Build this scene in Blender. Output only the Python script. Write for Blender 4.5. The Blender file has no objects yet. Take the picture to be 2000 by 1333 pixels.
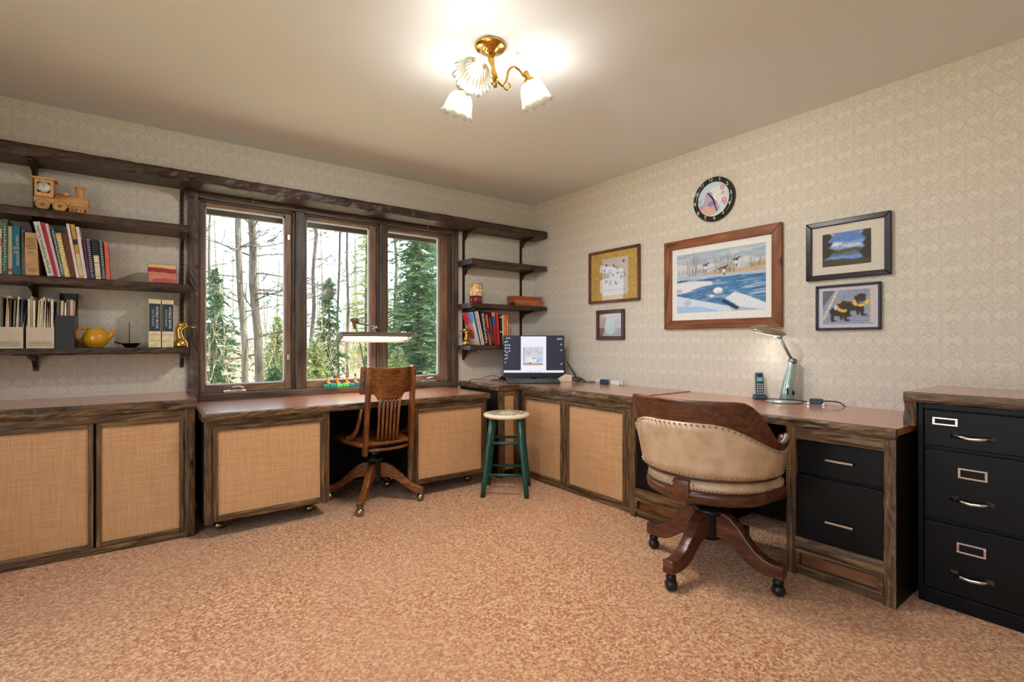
import bpy, math, random
import numpy as np
from mathutils import Vector, Matrix
random.seed(7)
rng = np.random.default_rng(7)
S = bpy.context.scene
COL = S.collection
PI = math.pi
R_ = math.radians

# ------------------------------------------------------------------ camera
cam_d = bpy.data.cameras.new('camera')
cam_d.sensor_width = 36.0
cam_d.lens = 980.0 / 2000.0 * 36.0
cam_d.clip_start = 0.05
cam_d.clip_end = 300
cam = bpy.data.objects.new('camera', cam_d)
COL.objects.link(cam)
cam.location = (-3.156, -3.890, 1.10)
cam.rotation_euler = (R_(90), 0, R_(53.4 - 90))
S.camera = cam

# ------------------------------------------------------------------ sky, sun, exposure
S.view_settings.view_transform = 'Standard'
S.view_settings.look = 'None'
S.view_settings.exposure = 1.3
S.view_settings.gamma = 1.0
S.view_settings.use_curve_mapping = False
SKY_STRENGTH = 1.6
SUN_STRENGTH = 6.5
LAMP_WATTS = 27.0
TUBE_WATTS = 2.2
w = bpy.data.worlds.new('sky')
S.world = w
w.use_nodes = True
bg = w.node_tree.nodes['Background']
bg.inputs[0].default_value = (0.70, 0.84, 1.0, 1)
bg.inputs[1].default_value = SKY_STRENGTH
sun_d = bpy.data.lights.new('sun', 'SUN')
sun_d.energy = SUN_STRENGTH
sun_d.angle = R_(0.6)
sun_d.color = (1.0, 0.93, 0.82)
sun = bpy.data.objects.new('sun', sun_d)
COL.objects.link(sun)
sun.rotation_euler = (R_(40), 0, R_(80))      # high, from the right, along the house wall
try:
    S.cycles.max_bounces = 7
    S.cycles.diffuse_bounces = 4
    S.cycles.glossy_bounces = 3
    S.cycles.use_adaptive_sampling = True
    S.cycles.adaptive_threshold = 0.08
    S.cycles.transparent_max_bounces = 8
    S.cycles.use_denoising = True
    S.cycles.sample_clamp_indirect = 6.0
    S.cycles.caustics_reflective = False
    S.cycles.caustics_refractive = False
except Exception:
    pass

# ------------------------------------------------------------------ material helpers
def srgb(r, g, b):
    f = lambda c: (c / 255 / 12.92) if c / 255 <= 0.04045 else ((c / 255 + 0.055) / 1.055) ** 2.4
    return (f(r), f(g), f(b), 1.0)

class NT:
    def __init__(s, name):
        s.m = bpy.data.materials.new(name)
        s.m.use_nodes = True
        s.t = s.m.node_tree
        s.b = s.t.nodes['Principled BSDF']
        s.out = s.t.nodes['Material Output']
    def n(s, typ, **kw):
        x = s.t.nodes.new(typ)
        for k, v in kw.items():
            setattr(x, k, v)
        return x
    def l(s, a, b):
        s.t.links.new(a, b)
    def math(s, op, a, b=None, c=None, clamp=False):
        x = s.n('ShaderNodeMath', operation=op, use_clamp=clamp)
        for i, v in enumerate((a, b, c)):
            if v is None:
                continue
            if isinstance(v, (int, float)):
                x.inputs[i].default_value = v
            else:
                s.l(v, x.inputs[i])
        return x.outputs[0]
    def ramp(s, fac, stops):
        x = s.n('ShaderNodeValToRGB')
        e = x.color_ramp.elements
        while len(e) < len(stops):
            e.new(0.5)
        for i, (p, c) in enumerate(stops):
            e[i].position = p
            e[i].color = c if len(c) == 4 else (*c, 1)
        s.l(fac, x.inputs[0])
        return x.outputs[0]
    def mix(s, fac, a, b, blend='MIX'):
        x = s.n('ShaderNodeMix', data_type='RGBA', blend_type=blend)
        for i, v in ((0, fac), (6, a), (7, b)):
            if isinstance(v, (int, float)):
                x.inputs[i].default_value = v
            elif isinstance(v, tuple):
                x.inputs[i].default_value = v
            else:
                s.l(v, x.inputs[i])
        return x.outputs[2]
    def noise(s, vec, scale, detail=3, rough=0.5, dist=0.0):
        x = s.n('ShaderNodeTexNoise')
        x.inputs['Scale'].default_value = scale
        x.inputs['Detail'].default_value = detail
        x.inputs['Roughness'].default_value = rough
        x.inputs['Distortion'].default_value = dist
        if vec is not None:
            s.l(vec, x.inputs['Vector'])
        return x.outputs['Fac']
    def objco(s, scale=(1, 1, 1), rand=True):
        tc = s.n('ShaderNodeTexCoord')
        mp = s.n('ShaderNodeMapping')
        mp.inputs['Scale'].default_value = scale
        if rand:
            oi = s.n('ShaderNodeObjectInfo')
            ad = s.n('ShaderNodeVectorMath', operation='ADD')
            s.l(tc.outputs['Object'], ad.inputs[0])
            s.l(s.math('MULTIPLY', oi.outputs['Random'], 13.7), ad.inputs[1])
            s.l(ad.outputs[0], mp.inputs[0])
        else:
            s.l(tc.outputs['Object'], mp.inputs[0])
        return mp.outputs[0]
    def bump(s, h, strength=0.3, dist=0.01):
        x = s.n('ShaderNodeBump')
        x.inputs['Strength'].default_value = strength
        x.inputs['Distance'].default_value = dist
        s.l(h, x.inputs['Height'])
        s.l(x.outputs[0], s.b.inputs['Normal'])
    def base(s, c):
        if isinstance(c, tuple):
            s.b.inputs['Base Color'].default_value = c
        else:
            s.l(c, s.b.inputs['Base Color'])
    def set(s, rough=0.5, metal=0.0, spec=0.5, coat=0.0):
        s.b.inputs['Roughness'].default_value = rough
        s.b.inputs['Metallic'].default_value = metal
        s.b.inputs['Specular IOR Level'].default_value = spec
        s.b.inputs['Coat Weight'].default_value = coat

MATS = {}
def plain(name, rgb, rough=0.5, metal=0.0, spec=0.5, var=0.06, coat=0.0):
    """a single-colour finish with a faint procedural mottling"""
    key = name
    if key in MATS:
        return MATS[key]
    k = NT(name)
    co = k.objco((1, 1, 1))
    f = k.noise(co, 35, 3)
    c = srgb(*rgb)
    lo = tuple(max(0, x * (1 - var * 2)) for x in c[:3]) + (1,)
    hi = tuple(min(1, x * (1 + var * 2)) for x in c[:3]) + (1,)
    k.base(k.ramp(f, [(0.3, lo), (0.7, hi)]))
    k.set(rough, metal, spec, coat)
    MATS[key] = k.m
    return k.m

def wood(name, dark, mid, light, axis, rough=0.45, scale=1.0, knots=False, bump=0.25, spec=0.4):
    key = name + axis
    if key in MATS:
        return MATS[key]
    k = NT(key)
    a, c = 1.6 * scale, 22 * scale
    sc = {'x': (a, c, c), 'y': (c, a, c), 'z': (c, c, a)}[axis]
    co = k.objco(sc)
    f1 = k.noise(co, 2.2, 6, 0.62, 1.2)
    co2 = k.objco((1, 1, 1))
    f2 = k.noise(co2, 5.0 * scale, 3, 0.5, 0.5)
    col = k.ramp(f1, [(0.32, srgb(*dark)), (0.5, srgb(*mid)), (0.72, srgb(*light))])
    stain = k.ramp(f2, [(0.3, (0.42, 0.40, 0.38, 1)), (0.62, (1, 1, 1, 1))])
    col = k.mix(0.75, col, stain, 'MULTIPLY')
    if knots:
        v = k.n('ShaderNodeTexVoronoi', feature='F1')
        v.inputs['Scale'].default_value = 7.0
        sck = {'x': (0.6, 1.4, 1.4), 'y': (1.4, 0.6, 1.4), 'z': (1.4, 1.4, 0.6)}[axis]
        k.l(k.objco(sck), v.inputs['Vector'])
        kn = k.ramp(v.outputs['Distance'], [(0.05, (0.12, 0.10, 0.09, 1)), (0.17, (1, 1, 1, 1))])
        col = k.mix(0.9, col, kn, 'MULTIPLY')
    k.base(col)
    k.set(rough, 0, spec)
    k.bump(f1, bump, 0.004)
    MATS[key] = k.m
    return k.m

DW = lambda a: wood('dark stained wood ', (48, 33, 22), (100, 72, 45), (158, 120, 74), a, 0.42, 1.0, True)
SHW = lambda a: wood('dark shelf wood ', (36, 27, 22), (70, 51, 40), (106, 78, 56), a, 0.42, 1.0, True)
TW = lambda a: wood('window trim wood ', (52, 42, 35), (88, 72, 60), (118, 100, 84), a, 0.45, 0.8)
SW = lambda a: wood('sash wood ', (104, 78, 60), (140, 108, 84), (166, 132, 104), a, 0.45, 0.8)
OAK = lambda a: wood('oak chair wood ', (70, 36, 16), (122, 68, 30), (158, 98, 48), a, 0.28, 1.0, False, 0.12, 0.5)
MAHOG = lambda a: wood('mahogany ', (54, 28, 18), (96, 54, 34), (126, 78, 52), a, 0.3, 0.7, False, 0.08, 0.5)
PINE = lambda a: wood('toy pine ', (208, 150, 88), (226, 170, 106), (236, 188, 124), a, 0.5, 0.7, False, 0.08)
FRAMEW = lambda a: wood('rustic frame wood ', (92, 50, 26), (142, 84, 46), (168, 108, 64), a, 0.45, 0.6, True)

def burlap():
    k = NT('woven burlap')
    tc = k.n('ShaderNodeTexCoord')
    sp = k.n('ShaderNodeSeparateXYZ')
    k.l(tc.outputs['Object'], sp.inputs[0])
    n1 = k.noise(tc.outputs['Object'], 9, 4)
    def band(coord, fr):
        p = k.math('ADD', k.math('MULTIPLY', coord, fr), k.math('MULTIPLY', n1, 5.0))
        return k.math('ABSOLUTE', k.math('SINE', p))
    wx = band(sp.outputs['X'], 2 * PI * 130)
    wz = band(sp.outputs['Z'], 2 * PI * 130)
    weave = k.math('MULTIPLY', wx, wz)
    mp = k.n('ShaderNodeMapping'); mp.inputs['Scale'].default_value = (7, 7, 330)
    k.l(tc.outputs['Object'], mp.inputs[0])
    slubz = k.noise(mp.outputs[0], 1.0, 3)
    mp2 = k.n('ShaderNodeMapping'); mp2.inputs['Scale'].default_value = (330, 7, 7)
    k.l(tc.outputs['Object'], mp2.inputs[0])
    slubx = k.noise(mp2.outputs[0], 1.0, 3)
    s = k.math('ADD', k.math('MULTIPLY', slubz, 0.55), k.math('MULTIPLY', slubx, 0.55))
    s = k.math('ADD', s, k.math('MULTIPLY', weave, 0.18))
    k.base(k.ramp(s, [(0.36, srgb(164, 116, 74)), (0.62, srgb(196, 148, 102)), (0.90, srgb(216, 174, 126))]))
    k.set(0.5, 0, 0.35)
    k.bump(s, 0.35, 0.003)
    return k.m

def carpet():
    k = NT('speckled carpet')
    tc = k.n('ShaderNodeTexCoord')
    co = tc.outputs['Object']
    a = k.noise(co, 58, 4, 0.75, 0.6)
    v = k.n('ShaderNodeTexVoronoi', feature='F1'); v.inputs['Scale'].default_value = 120
    k.l(co, v.inputs['Vector'])
    sp = k.n('ShaderNodeSeparateColor'); k.l(v.outputs['Color'], sp.inputs[0])
    f = k.math('ADD', k.math('MULTIPLY', a, 0.75), k.math('MULTIPLY', sp.outputs[0], 0.3))
    c1 = k.ramp(f, [(0.30, srgb(118, 58, 32)), (0.43, srgb(182, 106, 58)), (0.56, srgb(214, 153, 99)), (0.72, srgb(238, 206, 158))])
    big = k.noise(co, 1.1, 3)
    c2 = k.mix(k.ramp(big, [(0.35, (0, 0, 0, 1)), (0.7, (0.5, 0.5, 0.5, 1))]), c1, srgb(206, 150, 108), 'MIX')
    k.base(c2)
    k.set(0.95, 0, 0.1)
    k.b.inputs['Sheen Weight'].default_value = 0.25
    k.b.inputs['Sheen Roughness'].default_value = 0.6
    k.bump(f, 0.9, 0.012)
    return k.m

def wallpaper():
    """cream paper printed with a lattice of fine tan lines, small diamonds and ribbed petals"""
    k = NT('lattice wallpaper')
    g = k.n('ShaderNodeNewGeometry')
    sp = k.n('ShaderNodeSeparateXYZ'); k.l(g.outputs['Position'], sp.inputs[0])
    hor = k.math('ADD', sp.outputs['X'], sp.outputs['Y'])
    W, H = 0.093, 0.115
    u = k.math('FRACT', k.math('DIVIDE', k.math('ADD', hor, 20.0), W))
    v = k.math('FRACT', k.math('DIVIDE', k.math('ADD', sp.outputs['Z'], 20.0), H))
    au = k.math('ABSOLUTE', k.math('SUBTRACT', u, 0.5))       # 0 centre .. 0.5 edge
    av = k.math('ABSOLUTE', k.math('SUBTRACT', v, 0.5))
    def near(x, c, wd):
        return k.math('SUBTRACT', 1.0, k.math('DIVIDE', k.math('ABSOLUTE', k.math('SUBTRACT', x, c)), wd), clamp=True)
    lines = [k.math('MULTIPLY', near(au, 0.5, 0.028), 0.6)]
    lines.append(k.math('MULTIPLY', near(av, 0.5, 0.026), 0.4))
    s = k.math('ADD', au, av)
    lines.append(near(s, 0.5, 0.035))
    # ribs parallel to the rhombus sides, outside the small diamonds
    rib = k.math('MULTIPLY', near(k.math('FRACT', k.math('MULTIPLY', s, 9.0)), 0.5, 0.28), k.math('GREATER_THAN', s, 0.56))
    lines.append(k.math('MULTIPLY', rib, 0.6))
    # small nested diamonds above and below the middle
    av2 = k.math('ABSOLUTE', k.math('SUBTRACT', av, 0.24))
    d = k.math('ADD', au, k.math('MULTIPLY', av2, 1.25))
    lines.append(near(d, 0.20, 0.032))
    lines.append(near(d, 0.10, 0.032))
    tot = lines[0]
    for x in lines[1:]:
        tot = k.math('MAXIMUM', tot, x)
    nz = k.noise(g.outputs['Position'], 90, 3)
    col = k.mix(k.math('MULTIPLY', tot, 0.75), srgb(226, 220, 209), srgb(190, 176, 148))
    col = k.mix(0.35, col, k.ramp(nz, [(0.3, srgb(196, 180, 152)), (0.7, srgb(255, 250, 240))]), 'MULTIPLY')
    k.base(col)
    k.set(0.7, 0, 0.25)
    k.bump(tot, 0.08, 0.001)
    return k.m

def plaster():
    k = NT('painted ceiling')
    co = k.objco((1, 1, 1), False)
    f = k.noise(co, 260, 3)
    k.base(srgb(226, 229, 228))
    k.set(0.9, 0, 0.2)
    k.bump(f, 0.12, 0.002)
    return k.m

def laminate():
    k = NT('orange brown laminate')
    co = k.objco((1, 1, 1), False)
    f = k.noise(co, 60, 4)
    k.base(k.ramp(f, [(0.3, srgb(168, 98, 58)), (0.7, srgb(194, 122, 78))]))
    k.set(0.5, 0, 1.0, 1.0)
    k.b.inputs['Coat Roughness'].default_value = 0.16
    return k.m

def glass(name, tint=(1, 1, 1, 1), refl=1.0):
    k = NT(name)
    tr = k.n('ShaderNodeBsdfTransparent'); tr.inputs[0].default_value = tint
    gl = k.n('ShaderNodeBsdfGlossy'); gl.inputs['Roughness'].default_value = 0.02
    lw = k.n('ShaderNodeLayerWeight'); lw.inputs[0].default_value = .5
    nz = k.noise(k.objco(), 3, 2)
    sch = k.math('ADD', .045, k.math('MULTIPLY', k.math('POWER', lw.outputs['Facing'], 5.0), .9))
    fac = k.math('MULTIPLY', sch, k.math('ADD', refl - .05, k.math('MULTIPLY', nz, .1)), clamp=True)
    mx = k.n('ShaderNodeMixShader')
    k.l(fac, mx.inputs[0]); k.l(tr.outputs[0], mx.inputs[1]); k.l(gl.outputs[0], mx.inputs[2])
    k.l(mx.outputs[0], k.out.inputs[0])
    return k.m

def printed(name, rough=0.5, emit=0.0):
    """flat print: colours come with the sheet's own point colours"""
    if name in MATS:
        return MATS[name]
    k = NT(name)
    a = k.n('ShaderNodeVertexColor', layer_name='print')
    k.base(a.outputs[0])
    k.set(rough, 0, 0.3)
    if emit:
        k.t.links.remove(k.b.inputs['Base Color'].links[0]); k.base((.01, .01, .012, 1))
        k.l(a.outputs[0], k.b.inputs['Emission Color'])
        k.b.inputs['Emission Strength'].default_value = emit
    MATS[name] = k.m
    return k.m

def emissive(name, rgb, strength):
    if name in MATS:
        return MATS[name]
    k = NT(name)
    k.base((0.8, 0.8, 0.8, 1))
    k.b.inputs['Emission Color'].default_value = srgb(*rgb)
    k.b.inputs['Emission Strength'].default_value = strength
    MATS[name] = k.m
    return k.m

M_BURLAP, M_CARPET, M_PAPER, M_CEIL, M_LAM = burlap(), carpet(), wallpaper(), plaster(), laminate()
M_BRASS = plain('polished brass', (212, 168, 84), 0.18, 1.0)
M_OLDBRASS = plain('aged brass', (168, 150, 112), 0.3, 1.0)
M_CHROME = plain('bright chrome', (214, 212, 208), 0.16, 1.0, var=0.02)
M_BLACKMET = plain('black enamel steel', (15, 14, 13), 0.38, 0.0, 0.18, 0.05)
M_BLACKPL = plain('black plastic', (22, 22, 24), 0.35, 0, 0.5, 0.05)
M_IRON = plain('black iron', (20, 22, 22), 0.35, 0.3, 0.5)
M_DARKSIDE = plain('black painted board', (17, 15, 14), 0.55, 0, 0.2)
M_BROWNMET = plain('brown shelf standard', (58, 40, 28), 0.45, 0.4)
M_PAGES = plain('book pages', (222, 212, 190), 0.9, 0, 0.1, 0.1)
M_WHITE = plain('white paper', (236, 232, 224), 0.8, 0, 0.2, 0.02)

# ------------------------------------------------------------------ mesh builder
class MB:
    def __init__(s):
        s.v, s.f, s.smooth = [], [], []
    def add(s, verts, faces, smooth=False, M=None):
        o = len(s.v)
        if M is not None:
            verts = [tuple(M @ Vector(p)) for p in verts]
        s.v += [tuple(p) for p in verts]
        s.f += [tuple(i + o for i in f) for f in faces]
        s.smooth += [smooth] * len(faces)
        return s
    def box(s, x0, x1, y0, y1, z0, z1, M=None):
        v = [(x, y, z) for z in (z0, z1) for y in (y0, y1) for x in (x0, x1)]
        f = [(0, 2, 3, 1), (4, 5, 7, 6), (0, 1, 5, 4), (2, 6, 7, 3), (0, 4, 6, 2), (1, 3, 7, 5)]
        return s.add(v, f, False, M)
    def prism(s, poly, d0, d1, plane='xz', M=None, smooth=False):
        """polygon in a plane pushed along the third axis"""
        n = len(poly)
        def P(a, b, d):
            return {'xz': (a, d, b), 'xy': (a, b, d), 'yz': (d, a, b)}[plane]
        v = [P(a, b, d0) for a, b in poly] + [P(a, b, d1) for a, b in poly]
        f = [tuple(range(n)), tuple(range(2 * n - 1, n - 1, -1))]
        f += [(i, n + i, n + (i + 1) % n, (i + 1) % n) for i in range(n)]
        s.add(v, f[:2], False, M)
        o = len(s.v) - 2 * n
        s.f += [tuple(i + o for i in q) for q in f[2:]]
        s.smooth += [smooth] * n
        return s
    def tube(s, pts, r, n=10, cap=True, M=None, flat=(1, 1)):
        """round bar along a path, r a number or a list"""
        pts = [Vector(p) for p in pts]
        m = len(pts)
        rs = [r] * m if isinstance(r, (int, float)) else list(r)
        up = None
        V = []
        for i, p in enumerate(pts):
            t = (pts[min(i + 1, m - 1)] - pts[max(i - 1, 0)]).normalized()
            if up is None:
                up = Vector((0, 0, 1)) if abs(t.z) < 0.9 else Vector((1, 0, 0))
            a = (up - t * up.dot(t)).normalized()
            up = a
            b = t.cross(a)
            for k in range(n):
                th = 2 * PI * k / n
                V.append(p + a * (math.cos(th) * rs[i] * flat[0]) + b * (math.sin(th) * rs[i] * flat[1]))
        F = []
        for i in range(m - 1):
            for k in range(n):
                F.append((i * n + k, i * n + (k + 1) % n, (i + 1) * n + (k + 1) % n, (i + 1) * n + k))
        s.add(V, F, True, M)
        if cap:
            o = len(s.v) - len(V)
            s.f.append(tuple(o + k for k in range(n - 1, -1, -1)))
            s.f.append(tuple(o + (m - 1) * n + k for k in range(n)))
            s.smooth += [False, False]
        return s
    def lathe(s, prof, n=24, M=None, cap=True, smooth=True, wob=None):
        """profile of (r, z) turned about z"""
        V, F = [], []
        m = len(prof)
        for i, (r, z) in enumerate(prof):
            for k in range(n):
                th = 2 * PI * k / n
                rr, zz = (r, z) if wob is None else wob(r, z, th, i)
                V.append((rr * math.cos(th), rr * math.sin(th), zz))
        for i in range(m - 1):
            for k in range(n):
                F.append((i * n + k, i * n + (k + 1) % n, (i + 1) * n + (k + 1) % n, (i + 1) * n + k))
        s.add(V, F, smooth, M)
        if cap:
            o = len(s.v) - len(V)
            if prof[0][0] > 1e-6:
                s.f.append(tuple(o + k for k in range(n - 1, -1, -1))); s.smooth.append(False)
            if prof[-1][0] > 1e-6:
                s.f.append(tuple(o + (m - 1) * n + k for k in range(n))); s.smooth.append(False)
        return s
    def ball(s, c, r, n=14, sc=(1, 1, 1), M=None):
        h = max(6, n // 2)
        pr = [(r * math.sin(PI * i / h), -r * math.cos(PI * i / h)) for i in range(h + 1)]
        pr[0] = (1e-5, -r); pr[-1] = (1e-5, r)
        T = Matrix.Translation(c) @ Matrix.Diagonal((*sc, 1))
        return s.lathe(pr, n, (M @ T) if M is not None else T, False)
    def hewn(s, x0, x1, yf, yb, z0, z1, step=0.022, amp=0.005, M=None, flip=1):
        """bar along x whose front face (y = yf) is adzed into shallow uneven scallops"""
        n = max(2, int((x1 - x0) / step))
        rows = 4
        V, F = [], []
        ph = [random.uniform(-1, 1) for _ in range(n + 2)]
        d = 0.0
        for i in range(n + 1):
            x = x0 + (x1 - x0) * i / n
            d = d * 0.55 + random.uniform(-1, 1) * 0.6
            for j in range(rows + 1):
                t = j / rows
                z = z0 + (z1 - z0) * t
                bul = 0.0 if 0 < j < rows else 1.0
                off = amp * (d + random.uniform(-0.45, 0.45) - bul * 0.8)
                zz = z + (random.uniform(-1, 1) * amp * 0.45 if j in (0,) else (-abs(random.uniform(0, 1)) * amp * 0.3 if j == rows else random.uniform(-1, 1) * amp))
                V.append((x, yf - flip * off, zz))
            V.append((x, yb, z0)); V.append((x, yb, z1))
        c = rows + 3
        for i in range(n):
            a, b = i * c, (i + 1) * c
            for j in range(rows):
                F.append((a + j, b + j, b + j + 1, a + j + 1))
            F.append((a + rows, b + rows, b + rows + 2, a + rows + 2))
            F.append((a + rows + 2, b + rows + 2, b + rows + 1, a + rows + 1))
            F.append((a + rows + 1, b + rows + 1, b, a))
        F.append(tuple([0] + list(range(1, rows + 1)) + [rows + 2, rows + 1]))
        o = n * c
        F.append(tuple([o + rows + 1, o + rows + 2] + [o + j for j in range(rows, -1, -1)]))
        return s.add(V, F, False, M)
    def mesh(s, name):
        me = bpy.data.meshes.new(name)
        me.from_pydata(s.v, [], s.f)
        me.polygons.foreach_set('use_smooth', s.smooth)
        me.update()
        return me
    def build(s, name, mat, parent=None, bevel=0.0, label=None, loc=None, kind=None, seg=2):
        o = bpy.data.objects.new(name, s.mesh(name))
        COL.objects.link(o)
        o.data.materials.append(mat)
        if parent is not None:
            o.parent = parent
        if loc is not None:
            o.location = loc
        if bevel:
            b = o.modifiers.new('edge', 'BEVEL')
            b.width = bevel; b.segments = seg; b.limit_method = 'ANGLE'; b.angle_limit = R_(40)
            b.harden_normals = False
        if label:
            o['label'] = label
        if kind:
            o['kind'] = kind
        return o

def tag(o, label, cat, group=None, kind=None):
    o['label'] = label
    o['category'] = cat
    if group:
        o['group'] = group
    if kind:
        o['kind'] = kind
    return o
def thing(name, label, cat, loc=(0, 0, 0), rz=0.0, group=None, rot=None):
    o = bpy.data.objects.new(name, None)
    o.empty_display_size = 0.05
    COL.objects.link(o)
    o.location = loc
    o.rotation_euler = rot if rot else (0, 0, rz)
    return tag(o, label, cat, group)
def struct(o):
    o['kind'] = 'structure'
    return o
def dup(root, loc=None, rz=None, label=None, group=None):
    r = root.copy(); COL.objects.link(r)
    if loc is not None:
        r.location = loc
    if rz is not None:
        r.rotation_euler = (0, 0, rz)
    if label:
        r['label'] = label
    if group:
        r['group'] = group
    for ch in list(root.children):
        c = ch.copy(); COL.objects.link(c); c.parent = r
        for g in list(ch.children):
            d = g.copy(); COL.objects.link(d); d.parent = c
    return r
def curve(pts, n=5):
    """smooth path through the given points"""
    P_ = [Vector(p) for p in pts]; out = []
    for i in range(len(P_) - 1):
        a, b, c, d = P_[max(i - 1, 0)], P_[i], P_[i + 1], P_[min(i + 2, len(P_) - 1)]
        for q in range(n):
            u = q / n
            out.append(.5 * ((2 * b) + (c - a) * u + (2 * a - 5 * b + 4 * c - d) * u * u + (3 * b - a - 3 * c + d) * u ** 3))
    return out + [P_[-1]]
def text_part(txt, size, mat, parent, M, name='lettering', ext=0.0004, align='CENTER', sx=1.0):
    cu = bpy.data.curves.new('t', 'FONT')
    cu.body = txt; cu.size = size; cu.extrude = ext
    cu.align_x = align; cu.align_y = 'CENTER'; cu.resolution_u = 2
    t = bpy.data.objects.new('t', cu); COL.objects.link(t)
    bpy.context.view_layer.update()
    dg = bpy.context.evaluated_depsgraph_get()
    me = bpy.data.meshes.new_from_object(t.evaluated_get(dg))
    bpy.data.objects.remove(t); bpy.data.curves.remove(cu)
    me.transform(M @ Matrix.Diagonal((sx, 1, 1, 1)))
    me.materials.clear(); me.materials.append(mat)
    me.name = name
    o = bpy.data.objects.new(name, me); COL.objects.link(o)
    o.parent = parent
    return o
# text lies in xy facing +z; FRONT turns it upright facing -y
FRONT = Matrix.Rotation(R_(90), 4, 'X')

# ------------------------------------------------------------------ painter for flat prints
class Canvas:
    def __init__(s, nx, ny, bg):
        s.nx, s.ny = nx, ny
        s.a = np.zeros((ny, nx, 3)); s.a[:] = np.array(srgb(*bg)[:3])
        s.X, s.Y = np.meshgrid((np.arange(nx) + .5) / nx, (np.arange(ny) + .5) / ny)   # y up
        s.asp = nx / ny
    def put(s, mask, rgb, al=1.0):
        c = np.array(srgb(*rgb)[:3]); m = np.clip(mask.astype(float), 0, 1)[..., None] * al
        s.a = s.a * (1 - m) + c * m
        return s
    def rect(s, x0, x1, y0, y1, rgb, al=1.0):
        return s.put((s.X >= x0) & (s.X < x1) & (s.Y >= y0) & (s.Y < y1), rgb, al)
    def ell(s, cx, cy, rx, ry, rgb, al=1.0, rot=0.0):
        dx, dy = (s.X - cx), (s.Y - cy)
        if rot:
            c, q = math.cos(rot), math.sin(rot)
            dx, dy = dx * c + dy * q, -dx * q + dy * c
        return s.put(np.clip((1 - (dx / rx) ** 2 - (dy / ry) ** 2) * 4, 0, 1), rgb, al)
    def poly(s, pts, rgb, al=1.0):
        ins = np.zeros(s.X.shape, bool)
        n = len(pts)
        for i in range(n):
            x1, y1 = pts[i]; x2, y2 = pts[(i + 1) % n]
            if y1 == y2:
                continue
            c = ((y1 > s.Y) != (y2 > s.Y)) & (s.X < (x2 - x1) * (s.Y - y1) / (y2 - y1) + x1)
            ins ^= c
        return s.put(ins, rgb, al)
    def line(s, pts, wd, rgb, al=1.0):
        for (x1, y1), (x2, y2) in zip(pts[:-1], pts[1:]):
            dx, dy = x2 - x1, (y2 - y1) / s.asp
            L = dx * dx + dy * dy + 1e-9
            t = np.clip(((s.X - x1) * dx + (s.Y - y1) / s.asp * dy) / L, 0, 1)
            d = np.hypot(s.X - x1 - t * dx, (s.Y - y1) / s.asp - t * dy)
            s.put(np.clip(1.5 - d / wd, 0, 1), rgb, al)
        return s
    def noise(s, amt, cell=3):
        g = rng.normal(0, 1, (s.ny // cell + 2, s.nx // cell + 2))
        g = np.kron(g, np.ones((cell, cell)))[:s.ny, :s.nx]
        s.a = np.clip(s.a * (1 + amt * g[..., None]), 0, 1)
        return s
    def blur(s, n=1):
        for _ in range(n):
            p = np.pad(s.a, ((1, 1), (1, 1), (0, 0)), 'edge')
            s.a = (p[:-2, 1:-1] + p[2:, 1:-1] + p[1:-1, :-2] + p[1:-1, 2:] + 2 * p[1:-1, 1:-1]) / 6
        return s
    def band(s, y0, y1, rgb, al=1.0, wav=0.0, fr=3.0, ph=0.0):
        o = wav * np.sin(s.X * fr * 2 * PI + ph) + wav * .5 * np.sin(s.X * fr * 4.7 * PI + ph * 2)
        return s.put((s.Y >= y0 + o) & (s.Y < y1 + o), rgb, al)
    def sheet(s, name, w, h, mat, parent, M=None, mask=None, label=None):
        """upright sheet in local xz, facing -y, lower left corner at 0, one point per print dot"""
        xs = np.linspace(0, w, s.nx); zs = np.linspace(0, h, s.ny)
        V = [(x, 0, z) for z in zs for x in xs]
        F = []
        for j in range(s.ny - 1):
            for i in range(s.nx - 1):
                if mask is None or mask((i + .5) / (s.nx - 1), (j + .5) / (s.ny - 1)):
                    q = j * s.nx + i
                    F.append((q, q + 1, q + s.nx + 1, q + s.nx))
        me = bpy.data.meshes.new(name)
        if M is not None:
            V = [tuple(M @ Vector(p)) for p in V]
        me.from_pydata(V, [], F)
        ca = me.color_attributes.new('print', 'FLOAT_COLOR', 'POINT')
        d = np.ones((s.ny * s.nx, 4), np.float32); d[:, :3] = s.a.reshape(-1, 3)
        ca.data.foreach_set('color', d.ravel())
        me.materials.append(mat)
        o = bpy.data.objects.new(name, me); COL.objects.link(o)
        o.parent = parent
        if label:
            o['label'] = label
        return o

# ================================================================== THE ROOM
XL, YF, HC = -4.40, -5.00, 2.45
struct(MB().box(XL - .1, .1, YF - .1, .16, -0.12, 0.0).build('floor', M_CARPET))
struct(MB().box(XL - .1, .1, YF - .1, .16, HC, HC + .12).build('ceiling', M_CEIL))
wb = MB()
OX0, OX1, OZ0, OZ1 = -2.87, -0.91, 0.735, 2.07
wb.box(XL, OX0, 0, .16, 0, HC).box(OX1, 0, 0, .16, 0, HC).box(OX0, OX1, 0, .16, 0, OZ0).box(OX0, OX1, 0, .16, OZ1, HC)
struct(wb.build('wall_back', M_PAPER))
struct(MB().box(0, .1, YF, .16, 0, HC).build('wall_right', M_PAPER))
struct(MB().box(XL - .1, .1, YF - .1, YF, 0, HC).build('wall_front', M_PAPER))
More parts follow.
